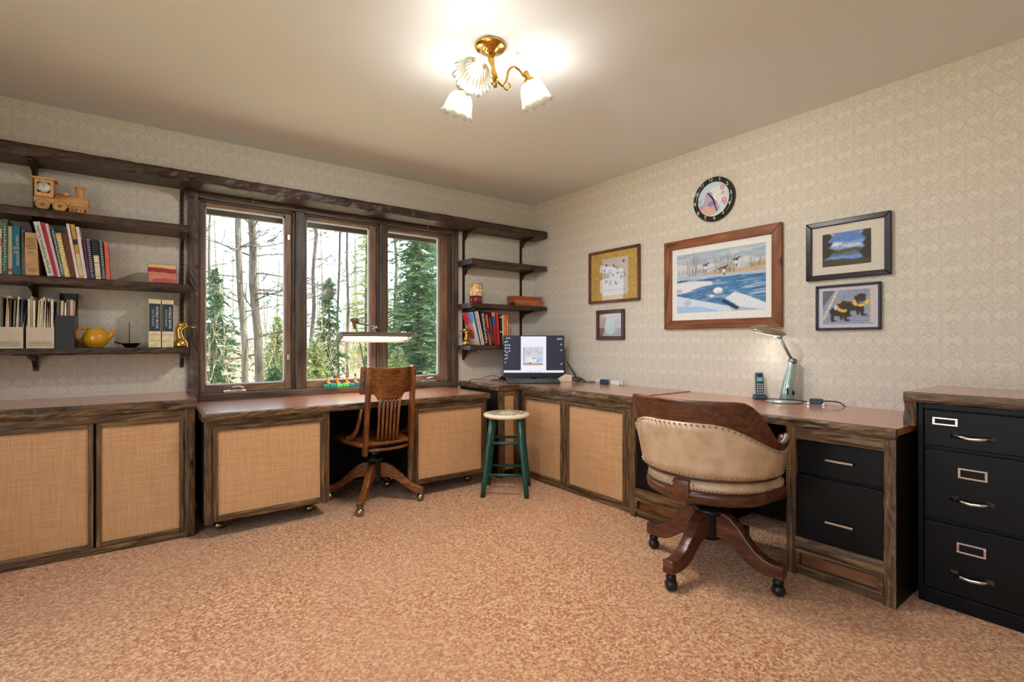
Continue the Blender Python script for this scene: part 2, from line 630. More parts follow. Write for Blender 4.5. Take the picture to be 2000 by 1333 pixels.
# wide unseen opening added in the side wall to brighten the room
WY0, WY1, WZ0, WZ1 = -4.85, -1.65, .12, 2.30
wl = MB()
wl.box(XL - .1, XL, YF, WY0, 0, HC).box(XL - .1, XL, WY1, .16, 0, HC).box(XL - .1, XL, WY0, WY1, 0, WZ0).box(XL - .1, XL, WY0, WY1, WZ1, HC)
struct(wl.build('wall_left', M_PAPER))
t = bpy.data.objects.new('window_4', None); COL.objects.link(t); struct(t)
t['label'] = 'wide opening added beside the camera to let in fill daylight'
for a in ((WY0, WY1, WZ0, WZ0 + .05), (WY0, WY1, WZ1 - .05, WZ1), (WY0, WY0 + .05, WZ0 + .05, WZ1 - .05), (WY1 - .05, WY1, WZ0 + .05, WZ1 - .05), (-3.275, -3.225, WZ0 + .05, WZ1 - .05)):
    MB().box(XL - .09, XL + .015, a[0], a[1], a[2], a[3]).build('frame_rail', TW('z'), t, .003)

# window surround
tr = bpy.data.objects.new('trim_1', None); COL.objects.link(tr); struct(tr)
tr['label'] = 'dark wooden casing around the three part window'
MZ = Matrix.Rotation(R_(-90), 4, 'Y')           # x-run pieces turned upright: (x,y,z)->( -z?, y, x)
def upright(x0, x1, yf, yb, z0, z1, amp):
    """hewn bar standing along z"""
    b = MB().hewn(z0, z1, yf, yb, x0, x1, 0.03, amp)
    b.v = [(c, bb, a) for a, bb, c in b.v]
    b.f = [tuple(reversed(f)) for f in b.f]
    return b
upright(-2.905, -2.845, -.03, 0, .70, 2.08, .005).build('side_casing', TW('z'), tr)
MB().box(-.937, -.877, -.025, 0, .70, 2.08).build('side_casing', TW('z'), tr, .003)
MB().box(-2.845, -.937, -.022, 0, 2.045, 2.08).build('head_casing', TW('x'), tr, .003)
MB().box(-2.845, -.937, -.03, 0, .69, .748).build('sill_casing', TW('x'), tr, .004)
MB().box(-2.87, -.91, 0, .16, .735, .748).build('sill_board', TW('x'), tr, .002)
MB().box(-2.87, -2.845, 0, .16, .748, 2.07).build('jamb_lining', TW('z'), tr)
MB().box(-.937, -.91, 0, .16, .748, 2.07).build('jamb_lining', TW('z'), tr)
MB().box(-2.845, -.937, 0, .16, 2.05, 2.07).build('head_lining', TW('x'), tr)
for a, b in ((-2.24, -2.176), (-1.598, -1.54)):
    MB().box(a, b, -.012, .15, .748, 2.05).build('mullion', TW('z'), tr, .004)

M_PANE = glass('window glass', (0.97, 0.99, 0.98, 1), 0.8)
M_BEAD = plain('pale weather strip', (206, 206, 208), 0.4)
M_SILVER = plain('silver crank metal', (206, 196, 180), 0.3, 0.9)
def sash(n, x0, x1, gx0, gx1, label, crank=None, latch=True):
    t = bpy.data.objects.new('window_%d' % n, None); COL.objects.link(t); struct(t)
    t['label'] = label
    z0, z1, g0, g1 = .748, 2.05, .800, 2.012
    y0, y1 = .045, .095
    MB().box(x0, gx0, y0, y1, z0, z1).build('stile', SW('z'), t, .003)
    MB().box(gx1, x1, y0, y1, z0, z1).build('stile', SW('z'), t, .003)
    MB().box(gx0, gx1, y0, y1, g1, z1).build('rail', SW('x'), t, .003)
    MB().box(gx0, gx1, y0, y1, z0, g0).build('rail', SW('x'), t, .003)
    for a in ((gx0, gx0 + .008, g0, g1), (gx1 - .010, gx1, g0, g1)):
        MB().box(a[0], a[1], y1 - .03, y1 - .012, a[2], a[3]).build('glazing_bead', M_BEAD, t)
    for a in ((gx0, gx1, g0, g0 + .007), (gx0, gx1, g1 - .010, g1)):
        MB().box(a[0], a[1], y1 - .03, y1 - .012, a[2], a[3]).build('glazing_bead', M_BEAD, t)
    MB().box(gx0, gx1, .073, .077, g0, g1).build('pane', M_PANE, t)
    # inner stop strips that step in towards the sash
    for a, b in ((x0, x0 + .016), (x1 - .016, x1)):
        MB().box(a, b, .012, y0, z0, z1).build('stop_strip', TW('z'), t, .002)
    MB().box(x0, x1, .012, y0, z1 - .016, z1).build('stop_strip', TW('x'), t, .002)
    if crank is not None:
        c = MB().box(crank - .07, crank + .07, -.005, .035, .748, .765).build('crank_base', M_SILVER, t, .003)
        MB().tube([(crank - .02, .0, .765), (crank - .015, -.012, .782), (crank + .02, -.03, .79), (crank + .05, -.035, .778)], .007, 8).build('crank_handle', M_SILVER, c)
    if latch:
        for z in (.98, 1.86):
            MB().box(gx1 + .012, gx1 + .03, y0 - .012, y0, z - .02, z + .02).build('latch', M_SILVER, t, .003)
sash(1, -2.845, -2.24, -2.800, -2.298, 'left window sash with a pale wooden stop and a crank', -2.63)
sash(2, -2.176, -1.598, -2.150, -1.660, 'middle window sash behind the fluorescent desk lamp', None, False)
sash(3, -1.54, -.937, -1.508, -1.030, 'right window sash looking onto the dense evergreen', -1.16, False)

# roof edge outside
eave = MB().box(-5.2, .9, .16, .74, 2.26, 2.36).box(-5.2, .9, .70, .74, 2.10, 2.26)
struct(eave.build('roof_eave', plain('dark eave board', (70, 62, 54), 0.6)))

# ================================================================== THE WOOD OUTSIDE
M_BARK = wood('grey bark ', (58, 52, 46), (104, 94, 84), (150, 140, 126), 'z', 0.85, 0.5, False, 0.5, 0.2)
M_NEEDLE = plain('evergreen needles', (88, 114, 80), 0.7, 0, 0.2, 0.4)
M_NEEDLE2 = plain('yellow green needles', (160, 166, 112), 0.7, 0, 0.2, 0.35)
M_NEEDLE3 = plain('blue green needles', (102, 126, 114), 0.7, 0, 0.2, 0.3)
M_TWIG = plain('pale dry twigs', (186, 168, 138), 0.8, 0, 0.2, 0.2)
k = NT('leaf littered ground')
f = k.noise(k.objco((1, 1, 1), False), 2.5, 6, 0.7)
k.base(k.ramp(f, [(0.35, srgb(112, 104, 76)), (0.5, srgb(176, 162, 126)), (0.65, srgb(226, 220, 208))]))
k.set(0.95, 0, 0.1)
gx = np.linspace(-30, 46, 40); gy = np.linspace(-30, 60, 36)
gv = [(x, y, -0.75 + 0.012 * y + 0.18 * math.sin(x * .45) * math.cos(y * .33) * min(1, abs(y) / 6)) for y in gy for x in gx]
gf = [(j * 40 + i, j * 40 + i + 1, (j + 1) * 40 + i + 1, (j + 1) * 40 + i) for j in range(35) for i in range(39)]
g = MB().add(gv, gf, True).build('ground', k.m); struct(g)

def at(r, d):
    return -3.156 + (d + 3.89) * r
def path(x, y, z0, z1, lean, n=7, wig=0.05):
    p = []
    for i in range(n):
        t = i / (n - 1)
        p.append((x + lean[0] * t + random.uniform(-wig, wig) * (0 < i), y + lean[1] * t, z0 + (z1 - z0) * t))
    return p
def twigs(mb, base, dirv, L, r, depth):
    """a limb with side twigs"""
    p = [Vector(base)]
    d = Vector(dirv).normalized()
    n = 5
    for i in range(n):
        d = (d + Vector((random.uniform(-.25, .25), random.uniform(-.25, .25), random.uniform(-.15, .22)))).normalized()
        p.append(p[-1] + d * L / n)
    mb.tube(p, [r * (1 - .8 * i / n) for i in range(n + 1)], 4, False)
    if depth > 0:
        for i in range(1, n + 1):
            for _ in range(2):
                a = Vector((random.uniform(-1, 1), random.uniform(-1, 1), random.uniform(-.3, .6))) * .8 + d
                twigs(mb, p[i], a, L * random.uniform(.25, .45), r * .45, depth - 1)
def bare_tree(name, label, pts, r, limbs, depth=1, z_from=.35, L=1.2, group=None, needles=None):
    t = thing(name, label, 'tree', pts[0], 0, group)
    q = [tuple(Vector(p) - Vector(pts[0])) for p in pts]
    n = len(q)
    MB().tube(q, [r * (1 - .35 * i / (n - 1)) for i in range(n)], 9, False).build('trunk', M_BARK, t)
    mb = MB(); nb = MB()
    for i in range(limbs):
        s = random.uniform(z_from, 1) * (n - 1)
        a = int(min(s, n - 2)); f = s - a
        p = Vector(q[a]).lerp(Vector(q[a + 1]), f)
        th = random.uniform(0, 2 * PI)
        dv = (math.cos(th), math.sin(th), random.uniform(-.15, .35))
        twigs(mb, p, dv, L * random.uniform(.5, 1), max(.010, r * .22), depth)
        if needles:
            for _ in range(needles):
                c = p + Vector(dv).normalized() * L * random.uniform(.35, .9) + Vector((random.gauss(0, .12), random.gauss(0, .12), random.gauss(0, .08)))
                tuft(nb, c, .10, 9)
    mb.build('branches', M_BARK, t, kind='stuff')
    if needles:
        nb.build('needle_tufts', M_NEEDLE3, t, kind='stuff')
    return t
def tuft(mb, c, s, n):
    for _ in range(n):
        d = Vector((random.gauss(0, 1), random.gauss(0, 1), random.gauss(0, .7))).normalized() * s
        e = Vector((random.gauss(0, 1), random.gauss(0, 1), random.gauss(0, 1))).cross(d).normalized() * s * .16
        mb.add([c - e * .5, c + e * .5, c + d], [(0, 1, 2)])
def conifer(name, label, x, y, h, rad, mat, z0=-.65, levels=26, per=8, spray=9, skirt=.12, group=None):
    t = thing(name, label, 'tree', (x, y, z0), 0, group)
    MB().tube([(0, 0, 0), (random.uniform(-.03, .03), 0, h * .5), (0, 0, h)], [.012 * h + .02, .008 * h + .012, .006], 7, False).build('trunk', M_BARK, t)
    mb = MB()
    for i in range(levels):
        s = skirt + (1 - skirt) * i / levels
        z = h * s
        L = rad * (1 - s) ** .8 + .05
        for b in range(per):
            th = 2 * PI * (b + random.random()) / per
            ll = L * random.uniform(.35, 1.35)
            zj = z + random.gauss(0, .035) * h * .5
            if random.random() < .18:
                continue
            dv = Vector((math.cos(th), math.sin(th), 0)); sv = Vector((-dv.y, dv.x, 0))
            for q in range(spray):
                u = (q + .6) / spray
                c = Vector((0, 0, zj)) + dv * ll * u + Vector((0, 0, -.28 * ll * u * u + .02 * random.gauss(0, 1)))
                wd = ll * .34 * (1.15 - u) + .02
                for sd in (-1, 1):
                    tip = c + dv * wd * .8 + sv * sd * wd * random.uniform(.5, 1.4) + Vector((0, 0, random.uniform(-.10, .06)))
                    e = dv * .016 + Vector((random.gauss(0, .008), random.gauss(0, .008), random.uniform(.0, .03)))
                    mb.add([c - e, c + e, tip], [(0, 1, 2)])
    mb.build('foliage', mat, t, kind='stuff')
    return t
bare_tree('leaning_trunk', 'slim grey trunk leaning left, nearest of the pair in left window', path(at(.155, 6), 6, -.7, 6.2, (-.26, 0), 9, .03), .060, 26, 1, .25, 1.5, needles=4)
bare_tree('leaning_trunk', 'thicker dark mossy trunk behind the slim one in left window', path(at(.181, 7), 7, -.7, 7.0, (-.42, .1), 9, .03), .086, 26, 2, .2, 1.6)
bare_tree('bare_sapling', 'thin bare sapling at far left of the left window', path(at(.095, 10), 10, -.6, 6, (.1, 0), 7, .06), .035, 20, 1, .2, 1.4, needles=4)
bare_tree('bare_sapling', 'thin straight bare sapling standing behind the middle of the window', path(at(.318, 9), 9, -.6, 6.4, (-.05, 0), 7, .05), .034, 12, 1, .25, .9)
bare_tree('crooked_pine', 'crooked pine with tufted limbs at left edge of middle sash', path(at(.262, 8), 8, -.6, 6.0, (.12, 0), 9, .10), .05, 24, 1, .3, 1.7, needles=6)
bare_tree('bare_sapling', 'slender bare tree between the middle and right sashes', path(at(.335, 12), 12, -.5, 7.4, (-.1, 0), 7, .06), .05, 12, 1, .3, 1.2)
bare_tree('bare_sapling', 'bare leafless tree at the left edge of right sash', path(at(.43, 10), 10, -.5, 7.2, (.1, 0), 7, .06), .05, 14, 1, .3, 1.0)
conifer('young_spruce', 'young green spruce low in the left window', at(.105, 9), 9, 3.4, .95, M_NEEDLE)
conifer('young_spruce', 'small yellow green spruce right of the leaning trunks', at(.205, 10), 10, 2.4, .8, M_NEEDLE2)
conifer('young_spruce', 'narrow pointed spruce in the middle of the middle sash', at(.297, 8.5), 8.5, 3.35, .62, M_NEEDLE)
conifer('pale_larch', 'pale yellow larch right of the pointed spruce', at(.372, 13), 13, 6.3, 1.4, M_NEEDLE2)
conifer('dense_hemlock', 'large dense evergreen filling the right sash', at(.490, 6.0), 6.0, 5.6, 1.30, M_NEEDLE, levels=44, per=11, spray=11, skirt=.1)
conifer('dense_hemlock', 'second evergreen behind the dense one at right', at(.56, 8.5), 8.5, 8.0, 1.8, M_NEEDLE3, levels=40, per=9, spray=10)
conifer('young_spruce', 'short bushy spruce under the middle sash', at(.27, 6), 6, 1.75, .7, M_NEEDLE2)
conifer('young_spruce', 'low spruce at the bottom right of left window', at(.20, 6), 6, 1.3, .55, M_NEEDLE)
conifer('young_spruce', 'low yellowish spruce below the dense evergreen', at(.44, 5.5), 5.5, 1.6, .6, M_NEEDLE2)
conifer('young_spruce', 'tall blue green spruce far left beyond the saplings', at(.06, 14), 14, 4.6, 1.3, M_NEEDLE3)
# undergrowth and far woods that nobody could count
tw = MB()
for _ in range(860):
    d = random.uniform(7, 17); r = random.uniform(-.30, .75)
    b = Vector((at(r, d), d, -.7 + random.uniform(0, 1.2)))
    twigs(tw, b, (random.uniform(-.5, .5), random.uniform(-.5, .5), 1), random.uniform(.5, 1.5), .009, 1)
tag(tw.build('brushwood', M_TWIG), 'tangle of pale dry brushwood between the trees', 'brushwood', kind='stuff')
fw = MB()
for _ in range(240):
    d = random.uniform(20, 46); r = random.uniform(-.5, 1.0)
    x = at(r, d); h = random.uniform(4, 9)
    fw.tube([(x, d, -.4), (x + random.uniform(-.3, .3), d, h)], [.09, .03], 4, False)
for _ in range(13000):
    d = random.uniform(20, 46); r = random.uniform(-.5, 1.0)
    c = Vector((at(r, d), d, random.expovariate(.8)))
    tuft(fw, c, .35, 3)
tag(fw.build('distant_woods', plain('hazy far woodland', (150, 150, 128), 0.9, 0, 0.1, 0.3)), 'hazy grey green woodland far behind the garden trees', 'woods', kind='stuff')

# ================================================================== SHELVES
def standard(x, z0, z1, label):
    t = thing('shelf_standard', label, 'shelf standard', (x, 0, z0))
    h = z1 - z0
    MB().box(-.011, .011, -.012, 0, 0, h).build('channel', M_BROWNMET, t, .002)
    s = MB()
    n = int(h / .032)
    for i in range(n):
        s.box(-.005, .005, -.0128, -.0115, .015 + i * .032, .033 + i * .032)
    s.build('slots', M_DARKSIDE, t, kind='stuff')
def bracket(t, x, zb, d):
    poly = [(0, zb), (-d, zb), (-d, zb - .012), (-.05, zb - .035), (-.012, zb - .075), (0, zb - .075)]
    MB().prism([(y - .012, z) for y, z in poly], x - .010, x + .010, 'yz').build('bracket', M_BROWNMET, t, .002)
def shelf(x0, x1, zt, th, depth, label, brackets, amp=.004, end_l=True):
    t = thing('wall_shelf', label, 'shelf', ((x0 + x1) / 2, 0, zt - th))
    cx = (x0 + x1) / 2
    MB().hewn(x0 - cx, x1 - cx, -depth, -.014, 0, th, .028, amp).build('board', SHW('x'), t)
    for b in brackets:
        bracket(t, b - cx, -.0005, depth * .82)
SL, SR = -4.15, -.03
standard(-3.627, .93, 2.075, 'left brown slotted shelf standard behind the wooden train')
standard(-2.935, .93, 2.075, 'brown slotted shelf standard left of the window casing')
standard(-.815, .93, 2.075, 'brown slotted shelf standard right of the window casing')
standard(-.165, .93, 2.075, 'brown slotted shelf standard nearest the room corner')
shelf(SL, SR, 2.145, .065, .24, 'long dark hewn top shelf running over the window', (-3.627, -2.935, -.815, -.165), .006)
shelf(SL, -2.915, 1.810, .045, .24, 'left dark wooden shelf holding the toy train', (-3.627, -2.935))
shelf(SL, -2.915, 1.448, .040, .24, 'left dark wooden shelf holding the row of books', (-3.627, -2.935))
shelf(SL, -2.912, 1.061, .038, .24, 'lowest left shelf holding magazines, teapot and dictionaries', (-3.627, -2.935))
shelf(-.875, SR, 1.812, .045, .24, 'empty short dark shelf right of the window', (-.815, -.165))
shelf(-.878, SR, 1.428, .040, .24, 'short right shelf holding the candle jar and wooden box', (-.815, -.165))
shelf(-.886, SR, 1.061, .038, .24, 'lowest right shelf holding books behind the monitor', (-.815, -.165))
for x, lab in ((-2.536, 'small metal hook under the top shelf above left sash'), (-1.226, 'small metal hook under the top shelf above right sash')):
    hk = MB().tube([(x, -.10, 2.081), (x, -.10, 2.065), (x + .008, -.11, 2.05), (x + .002, -.12, 2.042), (x - .008, -.115, 2.05)], .0022, 6)
    tag(hk.build('cup_hook', M_SILVER), lab, 'hook')

# ================================================================== CABINETS
def framed_door(t, x0, x1, z0, z1, yf, rail=.03, name='door', th=.022, bot=None):
    """proud frame of four rails round a burlap panel; yf is the door's front"""
    bot = bot or rail
    d = MB().box(x0, x1, yf + .012, yf + th, z0, z1).build(name, DW('z'), t, .002)
    MB().box(x0, x0 + rail, yf - .006, yf + .012, z0, z1).build('stile', DW('z'), d, .005)
    MB().box(x1 - rail, x1, yf - .006, yf + .012, z0, z1).build('stile', DW('z'), d, .005)
    MB().hewn(x0 + rail, x1 - rail, yf - .006, yf + .012, z1 - rail, z1, .03, .002).build('rail', DW('x'), d)
    MB().hewn(x0 + rail, x1 - rail, yf - .006, yf + .012, z0, z0 + bot, .03, .002).build('rail', DW('x'), d)
    MB().box(x0 + rail, x1 - rail, yf + .006, yf + .0125, z0 + bot, z1 - rail).build('burlap_panel', M_BURLAP, d, 0, 'tan woven burlap panel')
    return d
def worktop(name, label, x0, x1, y0, y1, zt, lip=.045, rz=0, loc=(0, 0, 0), ends='', amp=.005):
    """laminate sheet in a hewn wooden edge; y0 is the front"""
    t = thing(name, label, 'worktop', loc, rz)
    e0 = .022 if 'l' in ends else 0
    e1 = .022 if 'r' in ends else 0
    MB().box(x0 + e0, x1 - e1, y0 + .024, y1, zt - .03, zt).build('laminate_top', M_LAM, t, .001)
    MB().hewn(x0, x1, y0, y0 + .024, zt - lip, zt, .03, amp).build('front_edge', DW('x'), t)
    if e0:
        MB().box(x0, x0 + e0, y0 + .024, y1, zt - lip, zt).build('end_edge', DW('y'), t, .002)
    if e1:
        MB().box(x1 - e1, x1, y0 + .024, y1, zt - lip, zt).build('end_edge', DW('y'), t, .002)
    return t

# --- left low cupboard
worktop('counter_top', 'laminate counter top below the left shelves', SL, -2.895, -.565, 0, .772, .05, ends='r')
t = thing('low_cupboard', 'low cupboard with three burlap doors under the left counter', 'cabinet', (0, 0, 0))
MB().box(SL + .01, -2.93, -.52, -.005, .0, .72).build('carcass', M_DARKSIDE, t)
MB().hewn(SL + .01, -2.952, -.547, -.52, .675, .7215, .04, .003).build('top_rail', DW('x'), t)
MB().hewn(SL + .01, -2.952, -.547, -.52, 0, .035, .04, .003).build('plinth_rail', DW('x'), t)
upright(-2.953, -2.903, -.549, -.52, 0, .7215, .003).build('corner_post', DW('z'), t)
MB().box(-2.93, -2.903, -.52, -.005, 0, .7215).build('side_panel', DW('z'), t, .002)
for a, b in ((-4.13, -3.745), (-3.74, -3.345), (-3.335, -2.955)):
    framed_door(t, a, b, .036, .674, -.542, .022)

# --- desk under the window
t = worktop('window_worktop', 'long laminate desk top below the window', -2.885, -.995, -.702, -.032, .70, .042, ends='lr')
t = thing('desk_shade_board', 'dark board standing in for shade under the window desk', 'board', (0, 0, 0))  # black sheet in place of the shadowed wall behind the knee space
MB().box(-2.19, -1.66, -.16, -.14, .05, .655).box(-2.19, -2.16, -.16, -.035, 0, .655).box(-1.69, -1.66, -.16, -.035, 0, .655).build('panel', M_DARKSIDE, t)
def rolling_cabinet(x0, x1, label, z0=.085, z1=.6575):
    cx = (x0 + x1) / 2; w = (x1 - x0) / 2
    t = thing('rolling_cabinet', label, 'cabinet', (cx, -.35, 0))
    yf = -.67 + .35
    MB().box(-w, w, yf + .02, .27, z0 + .01, z1 - .002).build('carcass', M_DARKSIDE, t, .002)
    upright(-w, -w + .042, yf, yf + .02, z0, z1, .003).build('post', DW('z'), t)
    upright(w - .042, w, yf, yf + .02, z0, z1, .003).build('post', DW('z'), t)
    MB().hewn(-w + .042, w - .042, yf, yf + .02, z1 - .045, z1, .04, .003).build('top_rail', DW('x'), t)
    framed_door(t, -w + .04, w - .036, z0 + .012, z1 - .034, yf - .016, .024, bot=.034)
    for sx in (-1, 1):
        for sy in (-1, 1):
            c = MB().ball((sx * (w - .085), sy * .17 + .0, .026), .0258, 16)
            c.tube([(sx * (w - .085), sy * .17, .045), (sx * (w - .085), sy * .17, z0 + .012)], .012, 8)
            c.build('ball_caster', M_OLDBRASS, t)
    return t
rolling_cabinet(-2.870, -2.195, 'rolling burlap cabinet under left end of window desk')
rolling_cabinet(-1.655, -1.005, 'rolling burlap cabinet under right end of window desk')

# --- corner desk
t = thing('corner_desk_top', 'laminate corner desk top carrying the computer', 'worktop', (0, 0, 0))
CZ = .744
top = MB().prism([(-.004, -.004), (-.836, -.004), (-.836, -.596), (-.636, -.596), (-.636, -1.776), (-.004, -1.776)], CZ - .03, CZ, 'xy')
top.build('laminate_top', M_LAM, t)
RM = Matrix.Rotation(R_(-90), 4, 'Z')           # run along the right wall: local x -> -y, local y -> +x
MB().hewn(.62, 1.776, -.66, -.636, CZ - .045, CZ, .03, .005, RM).build('front_edge', DW('y'), t)
MB().hewn(.004, .62, -.86, -.836, CZ - .045, CZ, .03, .004, RM).build('end_edge', DW('y'), t)
MB().hewn(-.836, -.66, -.62, -.596, CZ - .045, CZ, .03, .004).build('short_edge', DW('x'), t)
t = thing('corner_cabinet', 'burlap fronted cabinet built round the room corner', 'cabinet', (0, 0, 0))
car = MB().prism([(-.02, -.02), (-.83, -.02), (-.83, -.59), (-.65, -.59), (-.62, -.62), (-.62, -1.766), (-.02, -1.766)], .0, CZ - .047, 'xy')
car.build('carcass', M_DARKSIDE, t)
upright(-.846, -.79, -.61, -.59, 0, CZ - .046, .003).build('post', DW('z'), t)
upright(-.70, -.642, -.61, -.59, 0, CZ - .046, .003).build('post', DW('z'), t)
MB().box(-.79, -.70, -.604, -.59, .06, CZ - .085).build('burlap_strip', M_BURLAP, t, 0, 'narrow burlap strip')
MB().hewn(-.79, -.70, -.61, -.59, CZ - .085, CZ - .046, .03, .002).build('rail', DW('x'), t)
MB().box(-.846, -.83, -.59, -.02, 0, CZ - .046).build('side_panel', M_DARKSIDE, t, .002)
tt = thing('door_cabinet', 'pair of tall burlap doors below the corner desk', 'cabinet', (0, 0, 0), R_(-90))
MB().hewn(.645, 1.776, -.645, -.621, CZ - .09, CZ - .046, .04, .003).build('top_rail', DW('x'), tt)
MB().hewn(.645, 1.776, -.645, -.621, 0, .034, .04, .003).build('plinth_rail', DW('x'), tt)
upright(1.128, 1.176, -.646, -.621, .034, CZ - .09, .003).build('middle_post', DW('z'), tt)
upright(1.728, 1.776, -.646, -.621, .034, CZ - .09, .003).build('end_post', DW('z'), tt)
upright(.645, .665, -.646, -.621, .034, CZ - .09, .002).build('end_post', DW('z'), tt)
framed_door(tt, .666, 1.127, .036, CZ - .092, -.640, .022)
framed_door(tt, 1.177, 1.727, .036, CZ - .092, -.640, .022)

# --- writing desk along the right wall
RZ = .738
worktop('writing_desk_top', 'laminate writing desk top below the pictures', 1.78, 3.18, -.68, 0, RZ, .042, R_(-90), ends='')
def file_pedestal(x0, x1, label, side):
    t = thing('file_pedestal', label, 'cabinet', (0, 0, 0), R_(-90))
    zt = RZ - .0425
    MB().box(x0 + .004, x1 - .004, -.64, -.02, .0, zt - .002).build('carcass', M_DARKSIDE, t)
    if side:
        MB().box(x1 - .004, x1, -.66, -.02, 0, zt).build('side_panel', M_DARKSIDE, t)
    upright(x0, x0 + .042, -.672, -.64, 0, zt, .003).build('post', DW('z'), t)
    upright(x1 - .042, x1, -.672, -.64, 0, zt, .003).build('post', DW('z'), t)
    MB().hewn(x0 + .042, x1 - .042, -.670, -.64, zt - .055, zt, .05, .003).build('top_rail', DW('x'), t)
    MB().hewn(x0 + .042, x1 - .042, -.670, -.64, .125, .180, .05, .003).build('middle_rail', DW('x'), t)
    MB().box(x0 + .042, x1 - .042, -.655, -.64, .0, .035).build('kick_board', DW('x'), t, .002)
    # tilted plinth panel in a small frame
    a, b = x0 + .042, x1 - .042
    pf = MB().box(a, b, -.648, -.64, .035, .125).build('plinth_panel', wood('reddish panel wood ', (92, 50, 26), (140, 84, 48), (166, 110, 68), 'x', .4), t)
    MB().box(a, b, -.676, -.648, .108, .125).box(a, b, -.676, -.648, .035, .052).box(a, a + .018, -.676, -.648, .052, .108).box(b - .018, b, -.676, -.648, .052, .108).build('plinth_frame', DW('x'), pf, .004)
    for z0, z1, hz in ((.482, zt - .058, .563), (.183, .470, .285)):
        d = MB().box(a + .004, b - .004, -.656, -.64, z0, z1).build('drawer', M_BLACKMET, t, .003)
        m = (a + b) / 2 + .01
        h = MB().box(m - .055, m + .055, -.682, -.672, hz - .005, hz + .005)
        h.box(m - .05, m - .042, -.674, -.656, hz - .004, hz + .004).box(m + .042, m + .05, -.674, -.656, hz - .004, hz + .004)
        h.build('handle', M_CHROME, d, .0015)
    MB().box(a + .004, b - .004, -.650, -.64, .472, .480).build('divider_strip', M_BLACKMET, t, .002)
    return t
file_pedestal(1.790, 2.235, 'black two drawer file pedestal behind the leather chair', False)
file_pedestal(2.745, 3.178, 'black two drawer file pedestal at right end of writing desk', True)
t = thing('desk_shade_board', 'dark board standing in for shade in writing desk knee space', 'board', (0, 0, 0), R_(-90))  # knee space shadow put in as a black sheet
MB().box(2.237, 2.743, -.06, -.03, .02, RZ - .045).build('panel', M_DARKSIDE, t)

# --- black filing cabinet with a wooden cap
t = thing('filing_cabinet', 'tall black three drawer steel filing cabinet at far right', 'filing cabinet', (0, 0, 0), R_(-90))
X0, X1, FY, FZ = 3.205, 3.665, -.495, .838
MB().box(X0, X1, FY + .018, -.015, .0, FZ).build('body', M_BLACKMET, t, .003)
MB().box(X0, X0 + .018, FY, FY + .018, .06, FZ).box(X1 - .018, X1, FY, FY + .018, .06, FZ).box(X0 + .018, X1 - .018, FY, FY + .018, FZ - .022, FZ).box(X0, X1, FY + .006, FY + .018, .0, .06).build('face_frame', M_BLACKMET, t, .002)
for z0, z1, lx, lz, hz, hx in ((.662, .812, 3.295, .768, .716, 3.378), (.362, .648, 3.380, .566, .458, 3.378), (.066, .348, 3.376, .264, .155, 3.376)):
    d = MB().box(X0 + .020, X1 - .020, FY + .002, FY + .018, z0, z1).build('drawer', M_BLACKMET, t, .004)
    w_, h_ = (.041, .016) if z0 > .6 else (.045, .021)
    lf = MB()
    for a in ((lx - w_, lx + w_, lz + h_ - .007, lz + h_), (lx - w_, lx + w_, lz - h_, lz - h_ + .007), (lx - w_, lx - w_ + .009, lz - h_ + .007, lz + h_ - .007), (lx + w_ - .009, lx + w_, lz - h_ + .007, lz + h_ - .007)):
        lf.box(a[0], a[1], FY - .004, FY + .002, a[2], a[3])
    lf.build('label_holder', M_CHROME, d, .0012)
    hb = MB()
    for s in (-1, 1):
        c = hx + s * .054
        hb.add([(c - .012, FY + .002, hz - .010), (c + .012, FY + .002, hz - .010), (c + .012, FY + .002, hz + .010), (c - .012, FY + .002, hz + .010), (c, FY - .014, hz)],
               [(0, 1, 4), (1, 2, 4), (2, 3, 4), (3, 0, 4), (3, 2, 1, 0)])
    hb.tube([(hx - .054, FY - .008, hz), (hx - .03, FY - .020, hz - .004), (hx, FY - .024, hz - .006), (hx + .03, FY - .020, hz - .004), (hx + .054, FY - .008, hz)], .0062, 8, True, None, (1.1, .5))
    hb.build('handle', M_CHROME, d)
t = worktop('cabinet_cap', 'laminate cap with hewn edge on top of the filing cabinet', 3.160, 3.72, -.515, 0, .882, .042, R_(-90), amp=.004)
upright(3.160, 3.203, -.515, -.49, .7385, .839, .006).build('side_edge', DW('z'), t)
MB().box(3.160, 3.200, -.49, -.003, .7385, .851).build('side_board', M_DARKSIDE, t)

# ================================================================== CHAIRS AND STOOL
def arched_leg(ang, r_in, r_out, zprof_top, zprof_bot, half_w):
    """leg cut from a plank, profile in the radial plane"""
    n = len(zprof_top)
    poly = []
    for i, z in enumerate(zprof_top):
        poly.append((r_in + (r_out - r_in) * i / (n - 1), z))
    m = len(zprof_bot)
    for i, z in reversed(list(enumerate(zprof_bot))):
        poly.append((r_in + (r_out - r_in) * i / (m - 1), z))
    return MB().prism(poly, -half_w, half_w, 'xz', Matrix.Rotation(ang, 4, 'Z'), True)

